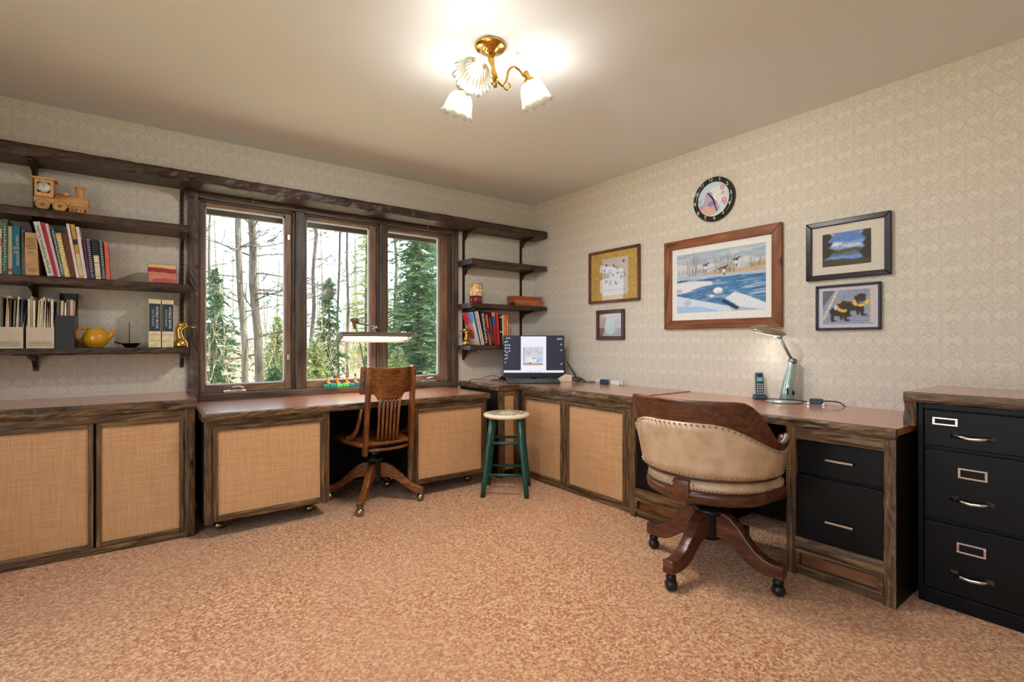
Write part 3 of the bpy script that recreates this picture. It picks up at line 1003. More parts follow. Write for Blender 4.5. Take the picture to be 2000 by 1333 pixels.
# --- slat backed oak swivel chair
t = thing('swivel_chair', 'slat backed oak swivel chair pulled up to the window desk', 'chair', (-1.850, -.545, 0), R_(3))
MB().lathe([(.001, .13), (.048, .13), (.052, .15), (.046, .25), (.05, .27), (.07, .285), (.07, .30), (.035, .31), (.03, .36), (.05, .365), (.05, .385), (.001, .385)], 20).build('column', M_IRON, t)
MB().box(-.13, .13, -.10, .10, .386, .405).build('seat_plate', M_IRON, t, .004)
for q in range(4):
    a = R_(-41 + 90 * q)
    lg = arched_leg(a, .04, .335, [.265, .262, .240, .205, .165, .128, .108, .095], [.165, .165, .158, .135, .105, .075, .060, .058], .021)
    l = lg.build('leg', OAK('x'), t, .006)
    cx, cy = .315 * math.cos(a), .315 * math.sin(a)
    MB().ball((cx, cy, .026), .0258, 16).tube([(cx, cy, .04), (cx, cy, .066)], .011, 8).build('ball_caster', M_OLDBRASS, l)
# saddle seat
NX, NY = 15, 13
sv, sf = [], []
def seat_pt(i, j, top):
    u = -1 + 2 * i / (NX - 1); v = j / (NY - 1)
    hw = .185 + .045 * math.sin(PI * min(1, v * 1.1) * .55)
    y = -.205 + .45 * v
    if v > .8:
        y -= .05 * abs(u) ** 2.5 * (v - .8) / .2
    x = u * hw * (1 - .10 * max(0, v - .85) / .15)
    dip = .016 * (1 - u * u) * math.sin(PI * min(1, .15 + v * .8)) * (1 - .5 * math.exp(-(u / .18) ** 2) * v)
    e = max(abs(u), abs(2 * v - 1))
    z = .452 - dip - (.010 if e > .97 else 0) if top else .408 + (.014 if e > .97 else 0)
    return (x, y, z)
for top in (1, 0):
    for j in range(NY):
        for i in range(NX):
            sv.append(seat_pt(i, j, top))
for j in range(NY - 1):
    for i in range(NX - 1):
        q = j * NX + i
        sf.append((q, q + 1, q + NX + 1, q + NX)); q += NX * NY
        sf.append((q, q + NX, q + NX + 1, q + 1))
rim = [i for i in range(NX)] + [j * NX + NX - 1 for j in range(1, NY)] + [(NY - 1) * NX + i for i in range(NX - 2, -1, -1)] + [j * NX for j in range(NY - 2, 0, -1)]
for a, b in zip(rim, rim[1:] + rim[:1]):
    sf.append((b, a, a + NX * NY, b + NX * NY))
MB().add(sv, sf, True).build('seat', OAK('y'), t)
MB().tube([(-.15, -.20, .395), (-.08, -.218, .393), (0, -.225, .392), (.08, -.218, .393), (.15, -.20, .395)], .011, 8).build('lower_back_rail', OAK('x'), t)
for s in (-1, 1):
    p = MB().box(-.015, .015, -.020, .020, 0, .575)
    p.v = [(x + s * .163 - s * .010 * (z / .575), y - .205 - .055 * (z / .575) ** 1.6, z + .362) for x, y, z in p.v]
    po = p.build('back_post', OAK('z'), t, .007)
    for zz in (.80, .865, .915):
        MB().ball((s * .155, -.205 - .055 * ((zz - .362) / .575) ** 1.6 - .020, zz), .006, 8).build('bolt', M_OLDBRASS, po)
    # bent bracket from the post down to the side of the seat
    MB().tube([(s * .172, -.175, .66), (s * .178, -.165, .60), (s * .186, -.145, .53), (s * .195, -.10, .478), (s * .200, -.03, .456), (s * .202, .02, .454)], [.012, .013, .015, .016, .015, .010], 8, True, None, (.8, 1.2)).build('seat_bracket', OAK('z'), t)
# bowed crest board with a dropped middle
cv, cf = [], []
NC = 24
for i in range(NC + 1):
    u = -1 + 2 * i / NC
    x = u * .188
    y = -.232 + .045 * u * u - (1 - u * u) * .004
    a = abs(u)
    zb = .715 if a < .42 else (.715 + (a - .42) / .12 * .042 if a < .54 else .757)
    zt = .925 + .012 * a * a
    for yy in (y - .010, y + .010):
        cv += [(x, yy - .012 * 0, zb), (x, yy - .018, zt)]
for i in range(NC):
    a, b = i * 4, (i + 1) * 4
    cf += [(a, b, b + 1, a + 1), (a + 2, a + 3, b + 3, b + 2), (a + 1, b + 1, b + 3, a + 3), (a, a + 2, b + 2, b)]
cf += [(0, 1, 3, 2), (NC * 4, NC * 4 + 2, NC * 4 + 3, NC * 4 + 1)]
MB().add(cv, cf, False).build('crest_board', OAK('x'), t, .004)
for i in range(6):
    x = -.068 + .136 * i / 5
    yb = -.190 - .008 * math.cos(x * 12)
    MB().tube([(x * .98, yb, .445), (x, yb - .008, .52), (x * 1.02, yb - .02, .62), (x * 1.03, -.236, .728)], .0085, 8, True, None, (1.15, .75)).build('slat', OAK('z'), t)

# --- leather barrel chair
M_LEATH = plain('worn tan leather', (205, 178, 144), 0.34, 0, 0.45, 0.05)
k = NT('tan leather'); f = k.noise(k.objco(), 14, 4); f2 = k.noise(k.objco(), 180, 2)
k.base(k.ramp(f, [(0.35, srgb(188, 154, 120)), (0.65, srgb(208, 178, 145))])); k.set(.34, 0, .45); k.bump(f2, .06, .002)
M_LEATH = k.m
t = thing('barrel_chair', 'wooden barrel chair with studded tan leather back on casters', 'chair', (-.955, -2.520, 0), R_(-83))
MB().lathe([(.001, .16), (.05, .16), (.055, .18), (.055, .27), (.075, .285), (.078, .30), (.05, .315), (.034, .32), (.034, .35), (.06, .365), (.06, .38), (.001, .38)], 22).build('column', M_IRON, t)
for q in range(4):
    a = R_(83 + 2 + 90 * q)
    lg = arched_leg(a, .035, .345, [.292, .296, .285, .250, .205, .165, .143, .135, .138], [.175, .178, .165, .135, .105, .085, .078, .078, .078], .026)
    l = lg.build('leg', MAHOG('x'), t, .005)
    cx, cy = .318 * math.cos(a), .318 * math.sin(a)
    c = MB().lathe([(.001, .0), (.020, .002), (.026, .012), (.026, .032), (.020, .044), (.001, .046)], 16, Matrix.Translation((cx, cy, .026)) @ Matrix.Rotation(a + 1.1, 4, 'Z') @ Matrix.Rotation(R_(90), 4, 'X') @ Matrix.Translation((0, 0, -.023)))
    c.build('caster_wheel', M_BLACKPL, l)
    MB().lathe([(.016, .045), (.022, .05), (.022, .066), (.012, .079), (.001, .079)], 12, Matrix.Translation((cx, cy, 0))).build('caster_socket', M_IRON, l)
def ringpt(phi, r, z):
    return (1.06 * r * math.sin(phi), -r * math.cos(phi), z)
def band(phis, r0, r1, zlo, zhi, rows=6, rz=lambda z: 0.0):
    """curved slab between radii r0<r1 with lower and upper height functions"""
    V, F = [], []
    n = len(phis)
    for (r, _) in ((r1, 0), (r0, 1)):
        for ph in phis:
            for j in range(rows + 1):
                z = zlo(ph) + (zhi(ph) - zlo(ph)) * j / rows
                V.append(ringpt(ph, r + rz(z), z))
    c = rows + 1
    o = n * c
    for i in range(n - 1):
        for j in range(rows):
            a = i * c + j
            F.append((a, a + 1, a + c + 1, a + c)); F.append((o + a, o + a + c, o + a + c + 1, o + a + 1))
        F.append((i * c + rows, o + i * c + rows, o + (i + 1) * c + rows, (i + 1) * c + rows))
        F.append((i * c, (i + 1) * c, o + (i + 1) * c, o + i * c))
    for i in (0, n - 1):
        for j in range(rows):
            a = i * c + j
            F.append((a, o + a, o + a + 1, a + 1) if i == 0 else (a, a + 1, o + a + 1, o + a))
    return MB().add(V, F, True)
def smooth(a, b, x):
    x = min(1, max(0, (x - a) / (b - a))); return x * x * (3 - 2 * x)
top_h = lambda p: .848 - .185 * smooth(R_(42), R_(84), abs(p)) + .022 * smooth(R_(88), R_(112), abs(p))
lea_t = lambda p: .752 - .125 * smooth(R_(22), R_(88), abs(p)) + .014 * smooth(R_(88), R_(106), abs(p))
flare = lambda z: .19 * (z - .50)
PH = lambda a, n=40: [R_(-a + 2 * a * i / n) for i in range(n + 1)]
band(PH(112), .262, .290, lambda p: lea_t(p) - .004, top_h, 6, flare).build('top_rail', MAHOG('x'), t, .006)
band(PH(105), .268, .294, lambda p: .512, lea_t, 6, flare).build('back_leather', M_LEATH, t, 0, 'tan leather back with brass studs')
band(PH(106), .258, .284, lambda p: .494, lambda p: .513, 2, lambda z: 0).build('lower_rail', MAHOG('x'), t, .005)
for p0, p1 in ((-118, -104), (104, 118)):
    band([R_(p0 + (p1 - p0) * i / 3) for i in range(4)], .250, .290, lambda p: .395, lambda p: top_h(p) - .012, 6, lambda z: flare(z) if z > .5 else 0).build('arm_post', MAHOG('z'), t, .004)
band([R_(-7 + 14 * i / 4) for i in range(5)], .255, .287, lambda p: .41, lambda p: .488, 3, lambda z: 0).build('back_post', MAHOG('z'), t, .003)
# seat ring and cushion
def dring(r, z, n=48, fr=.30):
    pts = []
    for i in range(n):
        th = 2 * PI * i / n
        x, y = 1.06 * r * math.sin(th), -r * math.cos(th)
        if y > 0:
            y = y * 1.05
            x = x * (1 + .12 * math.sin(abs(y) / r * PI))
        pts.append((x, y, z))
    return pts
def stack(rings, cap=True):
    n = len(rings[0]); V = [p for r in rings for p in r]; F = []
    for i in range(len(rings) - 1):
        for q in range(n):
            F.append((i * n + q, (i + 1) * n + q, (i + 1) * n + (q + 1) % n, i * n + (q + 1) % n))
    if cap:
        F.append(tuple(range(n))); F.append(tuple((len(rings) - 1) * n + q for q in range(n - 1, -1, -1)))
    b = MB().add(V, F, True)
    return b
stack([dring(.20, .381), dring(.250, .382), dring(.276, .397), dring(.281, .425), dring(.276, .442), dring(.20, .443)]).build('seat_frame', MAHOG('x'), t)
stack([dring(.262, .441), dring(.271, .452), dring(.272, .470), dring(.262, .488), dring(.23, .500), dring(.15, .508), dring(.02, .510)]).build('seat_cushion', M_LEATH, t, 0, 'tan leather seat cushion')
nails = MB()
def nail(phi, r, z):
    nails.ball(ringpt(phi, r, z), .0048, 6)
for i in range(53):
    p = R_(-102 + 204 * i / 52)
    nail(p, .295 + flare(lea_t(p)), lea_t(p) - .008)
    nail(p, .295 + flare(.52), .520)
for s in (-1, 1):
    for i in range(1, 9):
        z = .52 + (lea_t(R_(103)) - .53) * i / 9
        nail(s * R_(103.5), .295 + flare(z), z)
    for i in range(30):
        p = s * R_(10 + 92 * i / 29)
        nail(p, .272, .451)
    nail(s * R_(10), .272, .468); nail(s * R_(102), .272, .468)
nails.build('stud_trim', M_OLDBRASS, t, 0, None, None, 'stuff')

# --- green stool
t = thing('stool', 'round stool with painted cream seat and dark green legs', 'stool', (-1.000, -.920, 0), R_(-41))
M_GREEN = plain('dark green paint', (16, 72, 60), 0.35, 0, 0.5, 0.1)
k = NT('painted stool seat')
tc = k.n('ShaderNodeTexCoord'); sp = k.n('ShaderNodeSeparateXYZ'); k.l(tc.outputs['Object'], sp.inputs[0])
rr = k.math('SQRT', k.math('ADD', k.math('MULTIPLY', sp.outputs[0], sp.outputs[0]), k.math('MULTIPLY', sp.outputs[1], sp.outputs[1])))
ringm = k.math('SUBTRACT', 1.0, k.math('DIVIDE', k.math('ABSOLUTE', k.math('SUBTRACT', rr, .098)), .046), clamp=True)
v = k.n('ShaderNodeTexVoronoi'); v.inputs['Scale'].default_value = 58; k.l(tc.outputs['Object'], v.inputs['Vector'])
dot = k.math('LESS_THAN', v.outputs['Distance'], .52)
isT = k.math('GREATER_THAN', sp.outputs[2], .572)
msk = k.math('MULTIPLY', k.math('MULTIPLY', dot, k.math('GREATER_THAN', ringm, .15)), isT)
sc = k.n('ShaderNodeSeparateColor'); k.l(v.outputs['Color'], sc.inputs[0])
pc = k.ramp(sc.outputs[0], [(.2, srgb(84, 96, 60)), (.45, srgb(170, 72, 62)), (.7, srgb(120, 120, 110)), (.9, srgb(196, 150, 96))])
k.base(k.mix(k.math('MULTIPLY', msk, .95), srgb(232, 216, 184), pc)); k.set(.35)
MB().lathe([(.001, .545), (.150, .545), (.163, .549), (.169, .558), (.169, .565), (.163, .573), (.150, .576), (.001, .5765)], 40).build('seat', k.m, t)
legp = {}
for sx in (-1, 1):
    for sy in (-1, 1):
        a, b = Vector((sx * .098, sy * .098, .546)), Vector((sx * .155, sy * .155, .0))
        legp[sx, sy] = lambda z, a=a, b=b: b.lerp(a, z / .546)
        MB().tube([b, b.lerp(a, .2), b.lerp(a, .6), a], [.0165, .0185, .020, .017], 12).build('leg', M_GREEN, t)
for z, ax in ((.155, 0), (.375, 0), (.215, 1), (.315, 1)):
    for s in (-1, 1):
        p, q = (legp[-1, s](z), legp[1, s](z)) if ax == 0 else (legp[s, -1](z), legp[s, 1](z))
        MB().tube([p, p.lerp(q, .5), q], [.0085, .0105, .0085], 10).build('rung', M_GREEN, t)

# ================================================================== LAMPS
# --- ceiling fixture
t = thing('ceiling_light', 'brass ceiling light with three frosted tulip glass shades', 'ceiling light', (-1.870, -1.995, HC))
Rv, Fv = Vector((.803, -.596, 0)), Vector((.596, .803, 0))
MB().lathe([(.001, -.040), (.022, -.040), (.030, -.032), (.040, -.024), (.062, -.020), (.071, -.012), (.073, -.004), (.070, 0)], 32).build('canopy', M_BRASS, t)
sx = Rv * .018
MB().tube([(0, 0, -.036), tuple(sx * .3 + Vector((0, 0, -.07))), tuple(sx * .6 + Vector((0, 0, -.10))), tuple(sx + Vector((0, 0, -.145))), tuple(sx * 1.1 + Vector((0, 0, -.17)))], [.010, .013, .008, .016, .009], 14).ball(tuple(sx * 1.1 + Vector((0, 0, -.178))), .016, 12).build('stem', M_BRASS, t)
kg = NT('frosted ribbed glass')
trl = kg.n('ShaderNodeBsdfTranslucent'); trl.inputs[0].default_value = (.034, .030, .023, 1)
tsp = kg.n('ShaderNodeBsdfTransparent'); tsp.inputs[0].default_value = (1, .97, .92, 1)
gls = kg.n('ShaderNodeBsdfGlossy'); gls.inputs['Roughness'].default_value = .15
nz = kg.noise(kg.objco(), 30, 2)
m1 = kg.n('ShaderNodeMixShader'); kg.l(kg.math('ADD', .05, kg.math('MULTIPLY', nz, .05)), m1.inputs[0])
dfg = kg.n('ShaderNodeBsdfDiffuse'); dfg.inputs[0].default_value = (.012, .0098, .0065, 1)
m0 = kg.n('ShaderNodeMixShader'); m0.inputs[0].default_value = .5
kg.l(trl.outputs[0], m0.inputs[1]); kg.l(dfg.outputs[0], m0.inputs[2]); kg.l(m0.outputs[0], m1.inputs[1]); kg.l(tsp.outputs[0], m1.inputs[2])
m2 = kg.n('ShaderNodeMixShader'); m2.inputs[0].default_value = .03
kg.l(m1.outputs[0], m2.inputs[1]); kg.l(gls.outputs[0], m2.inputs[2]); kg.l(m2.outputs[0], kg.out.inputs[0])
hub = sx + Vector((0, 0, -.145))
for dr, dz, tilt in ((Rv * .150 + Fv * .085, -.085, 26), (Rv * -.150 + Fv * .115, -.120, 22), (Rv * -.055 - Fv * .165, -.155, 36)):
    u = dr.normalized(); L = dr.length
    P = lambda a, z: tuple(hub * 1.0 + u * (L * a) + Vector((0, 0, z)))
    neck = Vector(P(.98, .145 + dz + .0))
    arm = MB().tube(curve([P(0, 0), P(.12, -.02), P(.25, -.03), P(.36, .0), P(.42, .045), P(.55, .072), P(.74, .068), P(.90, .045), tuple(neck)]), .0052, 8)
    arm.tube(curve([P(.25, -.03), P(.36, -.045), P(.47, -.030), P(.45, -.012), P(.38, -.016)]), .004, 6)
    ao = arm.build('arm', M_BRASS, t)
    # shade axis points down and outwards
    ax = (Vector((0, 0, -1)) * math.cos(R_(tilt)) + u * math.sin(R_(tilt))).normalized()
    q = Vector((0, 0, 1)).rotation_difference(ax).to_matrix().to_4x4()
    T = Matrix.Translation(neck) @ q
    MB().lathe([(.001, -.012), (.012, -.010), (.014, .02), (.024, .026), (.027, .040), (.024, .042), (.001, .042)], 18, T).build('socket', M_BRASS, ao)
    prof = [(.027, .036), (.043, .044), (.055, .062), (.062, .086), (.066, .110), (.072, .130), (.081, .144)]
    def wob(r, z, th, i):
        s = max(0, (i - 3) / 3)
        return r * (1 + .012 * math.cos(th * 24) + .05 * s * math.cos(th * 10)), z + .006 * s * math.cos(th * 10)
    sh = MB().lathe(prof, 120, T, False, True, wob).build('glass_shade', kg.m, t)
    MB().ball((0, 0, .080), .026, 14, (1, 1, 1.15), T).build('bulb', emissive('lit bulb', (255, 236, 200), 22), sh)
    ld = bpy.data.lights.new('bulb_light', 'POINT'); ld.energy = LAMP_WATTS; ld.color = (.96, .98, 1.0); ld.shadow_soft_size = .035
    lo = bpy.data.objects.new('bulb_light', ld); COL.objects.link(lo); lo.parent = t
    lo.location = tuple(neck + ax * .100)

# --- fluorescent lamp on the window desk
t = thing('desk_lamp', 'brown fluorescent desk lamp on a thin arm at the window', 'lamp', (-1.742, -.115, .70))
M_TAUPE = plain('taupe lamp enamel', (128, 112, 92), 0.3, 0.5)
M_STEEL = plain('grey steel', (150, 148, 146), 0.25, 1.0, var=.03)
MB().lathe([(.001, 0), (.030, 0), (.032, .008), (.030, .05), (.022, .062), (.012, .068), (.001, .068)], 20).build('clamp', M_SILVER, t)
MB().tube([(.0, .0, .06), (-.03, .0, .22), (-.065, -.005, .40), (-.105, -.01, .53)], .006, 8).build('pole', M_STEEL, t)
hd = MB().lathe([(.006, -.055), (.010, -.03), (.020, -.005), (.034, .01), (.030, .024), (.001, .030)], 16, Matrix.Translation((-.108, -.012, .545))).build('pivot_cap', M_TAUPE, t)
MB().tube([(-.108, -.012, .545), (-.06, -.08, .525), (.0, -.17, .50)], .007, 8).build('arm', M_STEEL, t)
MB().lathe([(.001, -.022), (.020, -.022), (.020, .022), (.001, .022)], 16, Matrix.Translation((.0, -.17, .497)) @ Matrix.Rotation(R_(90), 4, 'X')).tube([(.0, -.17, .48), (0, -.175, .46)], .009, 8).build('knuckle', M_STEEL, t)
# trough shade, open underneath
ROT = R_(-24)
prof = [(-.055, 0), (-.052, .022), (-.040, .042), (-.020, .052), (.012, .052), (.036, .040), (.050, .018), (.053, 0)]
prof = [(a * math.cos(ROT) - b * math.sin(ROT), a * math.sin(ROT) + b * math.cos(ROT)) for a, b in prof]
n = len(prof); V = []; F = []
for x in (-.265, .265):
    V += [(x, -.19 + a, .410 + b) for a, b in prof]
    V += [(x, -.19 + a * .94, .410 + b * .94 - .0) for a, b in prof]
for i in range(n - 1):
    F.append((i, 2 * n + i, 2 * n + i + 1, i + 1)); F.append((n + i, n + i + 1, 3 * n + i + 1, 3 * n + i))
F += [(0, n, 3 * n, 2 * n), (n - 1, 3 * n - 1, 4 * n - 1, 2 * n - 1)]
sh = MB().add(V, F, True).build('shade', M_TAUPE, t)
for s in (-1, 1):
    MB().prism([(-.19 + a * 1.03, .410 + b * 1.03) for a, b in prof], s * .262, s * .274, 'yz').build('end_cap', plain('grey lamp end', (112, 112, 116), .35, .3), sh, .003)
MB().tube([(-.24, -.187, .424), (.24, -.187, .424)], .013, 12).build('tube', emissive('lit fluorescent tube', (255, 240, 214), 9), sh)
ld = bpy.data.lights.new('tube_light', 'AREA'); ld.shape = 'RECTANGLE'; ld.size = .46; ld.size_y = .03; ld.energy = TUBE_WATTS; ld.color = (1, .90, .74)
lo = bpy.data.objects.new('tube_light', ld); COL.objects.link(lo); lo.parent = t; lo.location = (0, -.19, .412)

# --- silver lamp on the writing desk
t = thing('desk_lamp', 'silver desk lamp with oval head on the writing desk', 'lamp', (-.108, -2.475, RZ), R_(-40))
M_SILV = plain('silver lamp plastic', (176, 194, 188), 0.28, 0.55)
M_GOLD = plain('champagne lamp head', (168, 156, 128), 0.25, 0.6)
MB().lathe([(.001, 0), (.096, 0), (.100, .005), (.098, .012), (.085, .017), (.001, .019)], 36, Matrix.Diagonal((1, .85, 1, 1))).build('base', M_SILV, t)
b = MB()
rows = [(.016, .036, .038, .022), (.06, .033, .034, .026), (.12, .030, .030, .034), (.17, .027, .026, .044), (.218, .023, .022, .052), (.245, .016, .016, .056)]
rings = []
for z, rx, ry, dx in rows:
    rings.append([(dx + rx * math.copysign(abs(math.cos(a)) ** .75, math.cos(a)), .02 + ry * math.copysign(abs(math.sin(a)) ** .75, math.sin(a)), z) for a in [-2 * PI * i / 24 for i in range(24)]])
stack(rings).build('body', M_SILV, t)
MB().ball((.020, -.012, .095), .008, 8).box(.006, .016, -.016, -.006, .045, .085).build('switch', M_CHROME, t)
MB().prism([(.044, .075), (.052, .058), (.044, .04), (.037, .058)], -.016, -.008, 'xz').build('badge', M_BLACKPL, t)
MB().lathe([(.001, -.022), (.017, -.022), (.017, .022), (.001, .022)], 16, Matrix.Translation((.056, .02, .242)) @ Matrix.Rotation(R_(90), 4, 'X')).build('hinge', M_STEEL, t)
MB().tube([(.056, .02, .242), (.018, .015, .31), (-.026, .010, .388)], .0105, 10, True, None, (.7, 1.1)).build('arm', plain('grey lamp arm', (132, 136, 134), .35, .5), t)
MB().box(-.052, -.008, -.008, .026, .380, .410).build('joint', M_SILV, t, .006)
hp = [(.001, .026), (.030, .024), (.062, .016), (.086, .004), (.094, -.006), (.088, -.012), (.06, -.012), (.001, -.012)]
HM = Matrix.Translation((-.088, .008, .425)) @ Matrix.Rotation(R_(9), 4, 'Y') @ Matrix.Rotation(R_(17), 4, 'X') @ Matrix.Diagonal((1.12, .70, 1.0, 1))
hd = MB().lathe(hp, 36, HM).build('head', M_GOLD, t)
MB().lathe([(.001, -.0125), (.070, -.0125), (.070, -.017), (.001, -.019)], 28, HM).build('diffuser', emissive('lit diffuser', (255, 248, 236), 1.0), hd)
ld = bpy.data.lights.new('lamp_light', 'AREA'); ld.shape = 'DISK'; ld.size = .10; ld.energy = .35; ld.color = (1, .97, .92)
lo = bpy.data.objects.new('lamp_light', ld); COL.objects.link(lo); lo.parent = t; lo.location = (-.088, .008, .400)

# ================================================================== PICTURES AND CLOCK
M_ART = printed('art print', .55)
M_PHOTO = printed('glossy photograph', .35)
M_PGLASS = glass('picture glass', (1, 1, 1, 1), 1.0)
M_MAT = plain('cream mat board', (232, 222, 206), .85, 0, .2, .02)
def picture(name, label, y0, y1, z0, z1, fw, fd, fmat, canvas, mat=None, glassy=True, cat='picture', inner=None, tilt=0.0):
    """framed picture on the right wall; y0 > y1 are its ends along the wall"""
    w, h = y0 - y1, z1 - z0
    t = thing(name, label, cat, (-.003, y0, z0), R_(-90))
    fx, fz = fmat('x'), fmat('z')
    def rail(pts):
        return MB().prism(pts, -fd, 0, 'xz')
    rail([(0, 0), (w, 0), (w - fw, fw), (fw, fw)]).build('frame_rail', fx, t, .004)
    rail([(0, h), (fw, h - fw), (w - fw, h - fw), (w, h)]).build('frame_rail', fx, t, .004)
    rail([(0, 0), (fw, fw), (fw, h - fw), (0, h)]).build('frame_rail', fz, t, .004)
    rail([(w, 0), (w, h), (w - fw, h - fw), (w - fw, fw)]).build('frame_rail', fz, t, .004)
    if mat:
        l, r, b, tp = mat
        MB().box(fw, w - fw, -fd * .35, -.002, fw, h - fw).build('mat_board', inner or M_MAT, t)
        yy = -fd * .35 - .0012
    else:
        l = r = b = tp = 0
        yy = -fd * .35
    canvas.sheet('print', w - 2 * fw - l - r, h - 2 * fw - b - tp, M_ART, t, Matrix.Translation((fw + l, yy, fw + b)))
    if glassy:
        MB().box(fw, w - fw, -fd * .62, -fd * .62 + .002, fw, h - fw).build('glass', M_PGLASS, t)
    return t
# winter river with ducks
c = Canvas(230, 150, (176, 186, 196))
c.band(.62, 1.1, (196, 204, 210)); c.band(.78, .92, (150, 168, 186), .6, .03, 1.2); c.band(.70, .80, (222, 220, 214), .7, .03, 1.5, 1); c.band(.90, 1.1, (140, 166, 190), .5, .02, 2)
for _ in range(60):
    x = random.uniform(0, 1); y = random.uniform(.62, .98)
    c.ell(x, y, random.uniform(.04, .16), .018, random.choice([(216, 218, 216), (150, 170, 188), (186, 190, 192)]), .35, random.uniform(-.2, .3))
c.poly([(.25, .60), (.5, .70), (.75, .66), (1, .76), (1, .56), (.6, .54)], (196, 168, 128), .85)
c.poly([(0, .58), (.3, .62), (.55, .60), (1, .60), (1, .44), (0, .44)], (176, 192, 208))
for _ in range(70):
    x = random.gauss(.62, .10) if random.random() < .65 else random.gauss(.22, .07)
    h = random.uniform(.1, .34)
    c.line([(x, .62), (x + random.uniform(-.05, .05), .62 + h)], .0022, random.choice([(128, 92, 66), (160, 122, 88), (104, 84, 74)]), .7)
for _ in range(30):
    x = random.uniform(.84, 1); c.line([(x, .66), (x + random.uniform(-.03, .03), .66 + random.uniform(.04, .14))], .002, (130, 104, 84), .6)
c.band(.10, .55, (84, 132, 176))
for _ in range(260):
    x, y = random.uniform(0, 1), random.uniform(.14, .56)
    c.ell(x, y, random.uniform(.03, .11), random.uniform(.004, .012), random.choice([(46, 92, 146), (146, 186, 214), (66, 118, 168), (34, 70, 116), (196, 216, 228)]), .6, random.uniform(-.08, .12))
c.poly([(0, .52), (.2, .53), (.42, .50), (.45, .45), (.3, .42), (.1, .34), (0, .33)], (226, 226, 230))
c.poly([(0, .30), (.22, .22), (.40, .16), (.62, .08), (.66, 0), (0, 0)], (208, 222, 236)); c.poly([(0, .12), (.3, .10), (.5, .02), (.5, 0), (0, 0)], (168, 200, 228))
c.poly([(.58, .21), (.68, .30), (.80, .24), (1.0, .10), (1.0, 0), (.74, .06)], (222, 228, 234)); c.poly([(.56, .2), (.74, .05), (.70, .02), (.54, .15)], (30, 62, 104))
c.ell(.50, .34, .055, .055, (238, 240, 242)); c.ell(.43, .26, .03, .025, (226, 220, 222)); c.ell(.52, .30, .05, .02, (150, 178, 206), .7)
c.ell(.02, .38, .06, .03, (150, 120, 104), .5); c.ell(.14, .17, .05, .05, (160, 128, 120), .4)
for x, y, s in ((.36, .76, 1), (.57, .68, 1.1), (.70, .79, 1.05), (.51, .67, .5)):
    c.ell(x, y, .020 * s, .030 * s, (40, 46, 84)); c.ell(x - .004, y - .03 * s, .014 * s, .032 * s, (226, 228, 236)); c.ell(x + .02 * s, y + .03 * s, .03 * s, .010 * s, (36, 40, 70), 1, .5)
    c.ell(x - .02 * s, y + .012 * s, .026 * s, .010 * s, (70, 66, 96), 1, -.3); c.ell(x + .002, y - .075 * s, .006 * s, .03 * s, (40, 60, 70)); c.ell(x - .022 * s, y + .02, .008, .012, (90, 110, 90), .8)
c.noise(.05, 2).blur(1).noise(.04, 1)
picture('framed_painting', 'large rustic framed painting of ducks over a winter river', -1.570, -2.420, 1.186, 1.826, .062, .024, FRAMEW, c, (.040, .040, .052, .044), False, 'painting', M_WHITE)
# lake photograph
c = Canvas(110, 76, (96, 140, 212))
c.band(.45, .72, (150, 186, 232), .8, .02, 1.3); c.ell(.28, .66, .16, .06, (240, 244, 250)); c.ell(.62, .58, .22, .05, (226, 234, 246), .8); c.ell(.1, .95, .18, .05, (240, 230, 226), .8); c.ell(.9, .92, .14, .05, (210, 210, 222), .6)
c.band(.36, .50, (92, 92, 52), 1, .015, 2); c.band(.18, .38, (110, 164, 226), 1, .01, 2); c.band(.30, .38, (84, 96, 76), .7, .01, 3); c.band(-.1, .20, (78, 68, 44), 1, .02, 1.1)
c.poly([(0, 1), (.16, 1), (.22, .9), (.12, .74), (.24, .70), (.14, .56), (.26, .5), (.16, .3), (0, .2)], (54, 46, 36)); c.poly([(1, 1), (.86, 1), (.80, .86), (.90, .74), (.82, .6), (.88, .5), (.76, .36), (.84, .2), (1, .1)], (52, 46, 36))
c.blur(2).noise(.16, 2).blur(1)
BLK = lambda a: plain('dark bronze frame', (46, 40, 40), .28, .4)
picture('framed_photograph', 'dark framed lake photograph with wide cream mat', -2.557, -2.972, 1.447, 1.781, .030, .022, BLK, c, (.055, .062, .044, .044))
# two dark puppies with yellow wreaths
c = Canvas(100, 80, (152, 164, 188))
c.poly([(0, 1), (.26, 1), (0, .5)], (112, 108, 116)); c.poly([(.28, 1), (.34, 1), (.02, .1), (0, .2)], (226, 214, 194)); c.rect(.93, 1, 0, 1, (222, 204, 184)); c.rect(0, 1, 0, .05, (168, 178, 200))
for x, y, q in ((.40, .44, 0), (.72, .58, 1)):
    d = (50, 36, 30)
    c.ell(x - .10, y - .06, .17, .15, d); c.ell(x - .20, y - .24, .04, .14, (42, 30, 26)); c.ell(x - .17, y - .33, .05, .03, (40, 28, 24))
    c.ell(x + .06, y - .16, .045, .20, d); c.ell(x + .10, y - .32, .06, .035, (42, 30, 26)); c.ell(x - .02, y - .16, .04, .18, (44, 32, 26))
    for i in range(26):
        a_ = 2 * PI * i / 26
        c.ell(x + .03 + .125 * math.cos(a_) + random.gauss(0, .01), y + .08 + .13 * math.sin(a_) * (1 - .3 * q) - .03 * q, .034, .04, random.choice([(236, 176, 40), (246, 202, 76), (206, 136, 26), (250, 214, 96)]))
    c.ell(x + .04, y + .12 + .05 * q, .095, .13, (60, 44, 36)); c.ell(x + .09, y + .06 + .06 * q, .05, .06, (74, 54, 44)); c.ell(x + .12, y + .06 + .06 * q, .015, .02, (24, 18, 16))
    c.ell(x - .055, y + .10 + .05 * q, .028, .09, (38, 28, 24), 1, .25); c.ell(x + .115, y + .17 + .05 * q, .022, .06, (38, 28, 24), 1, -.3)
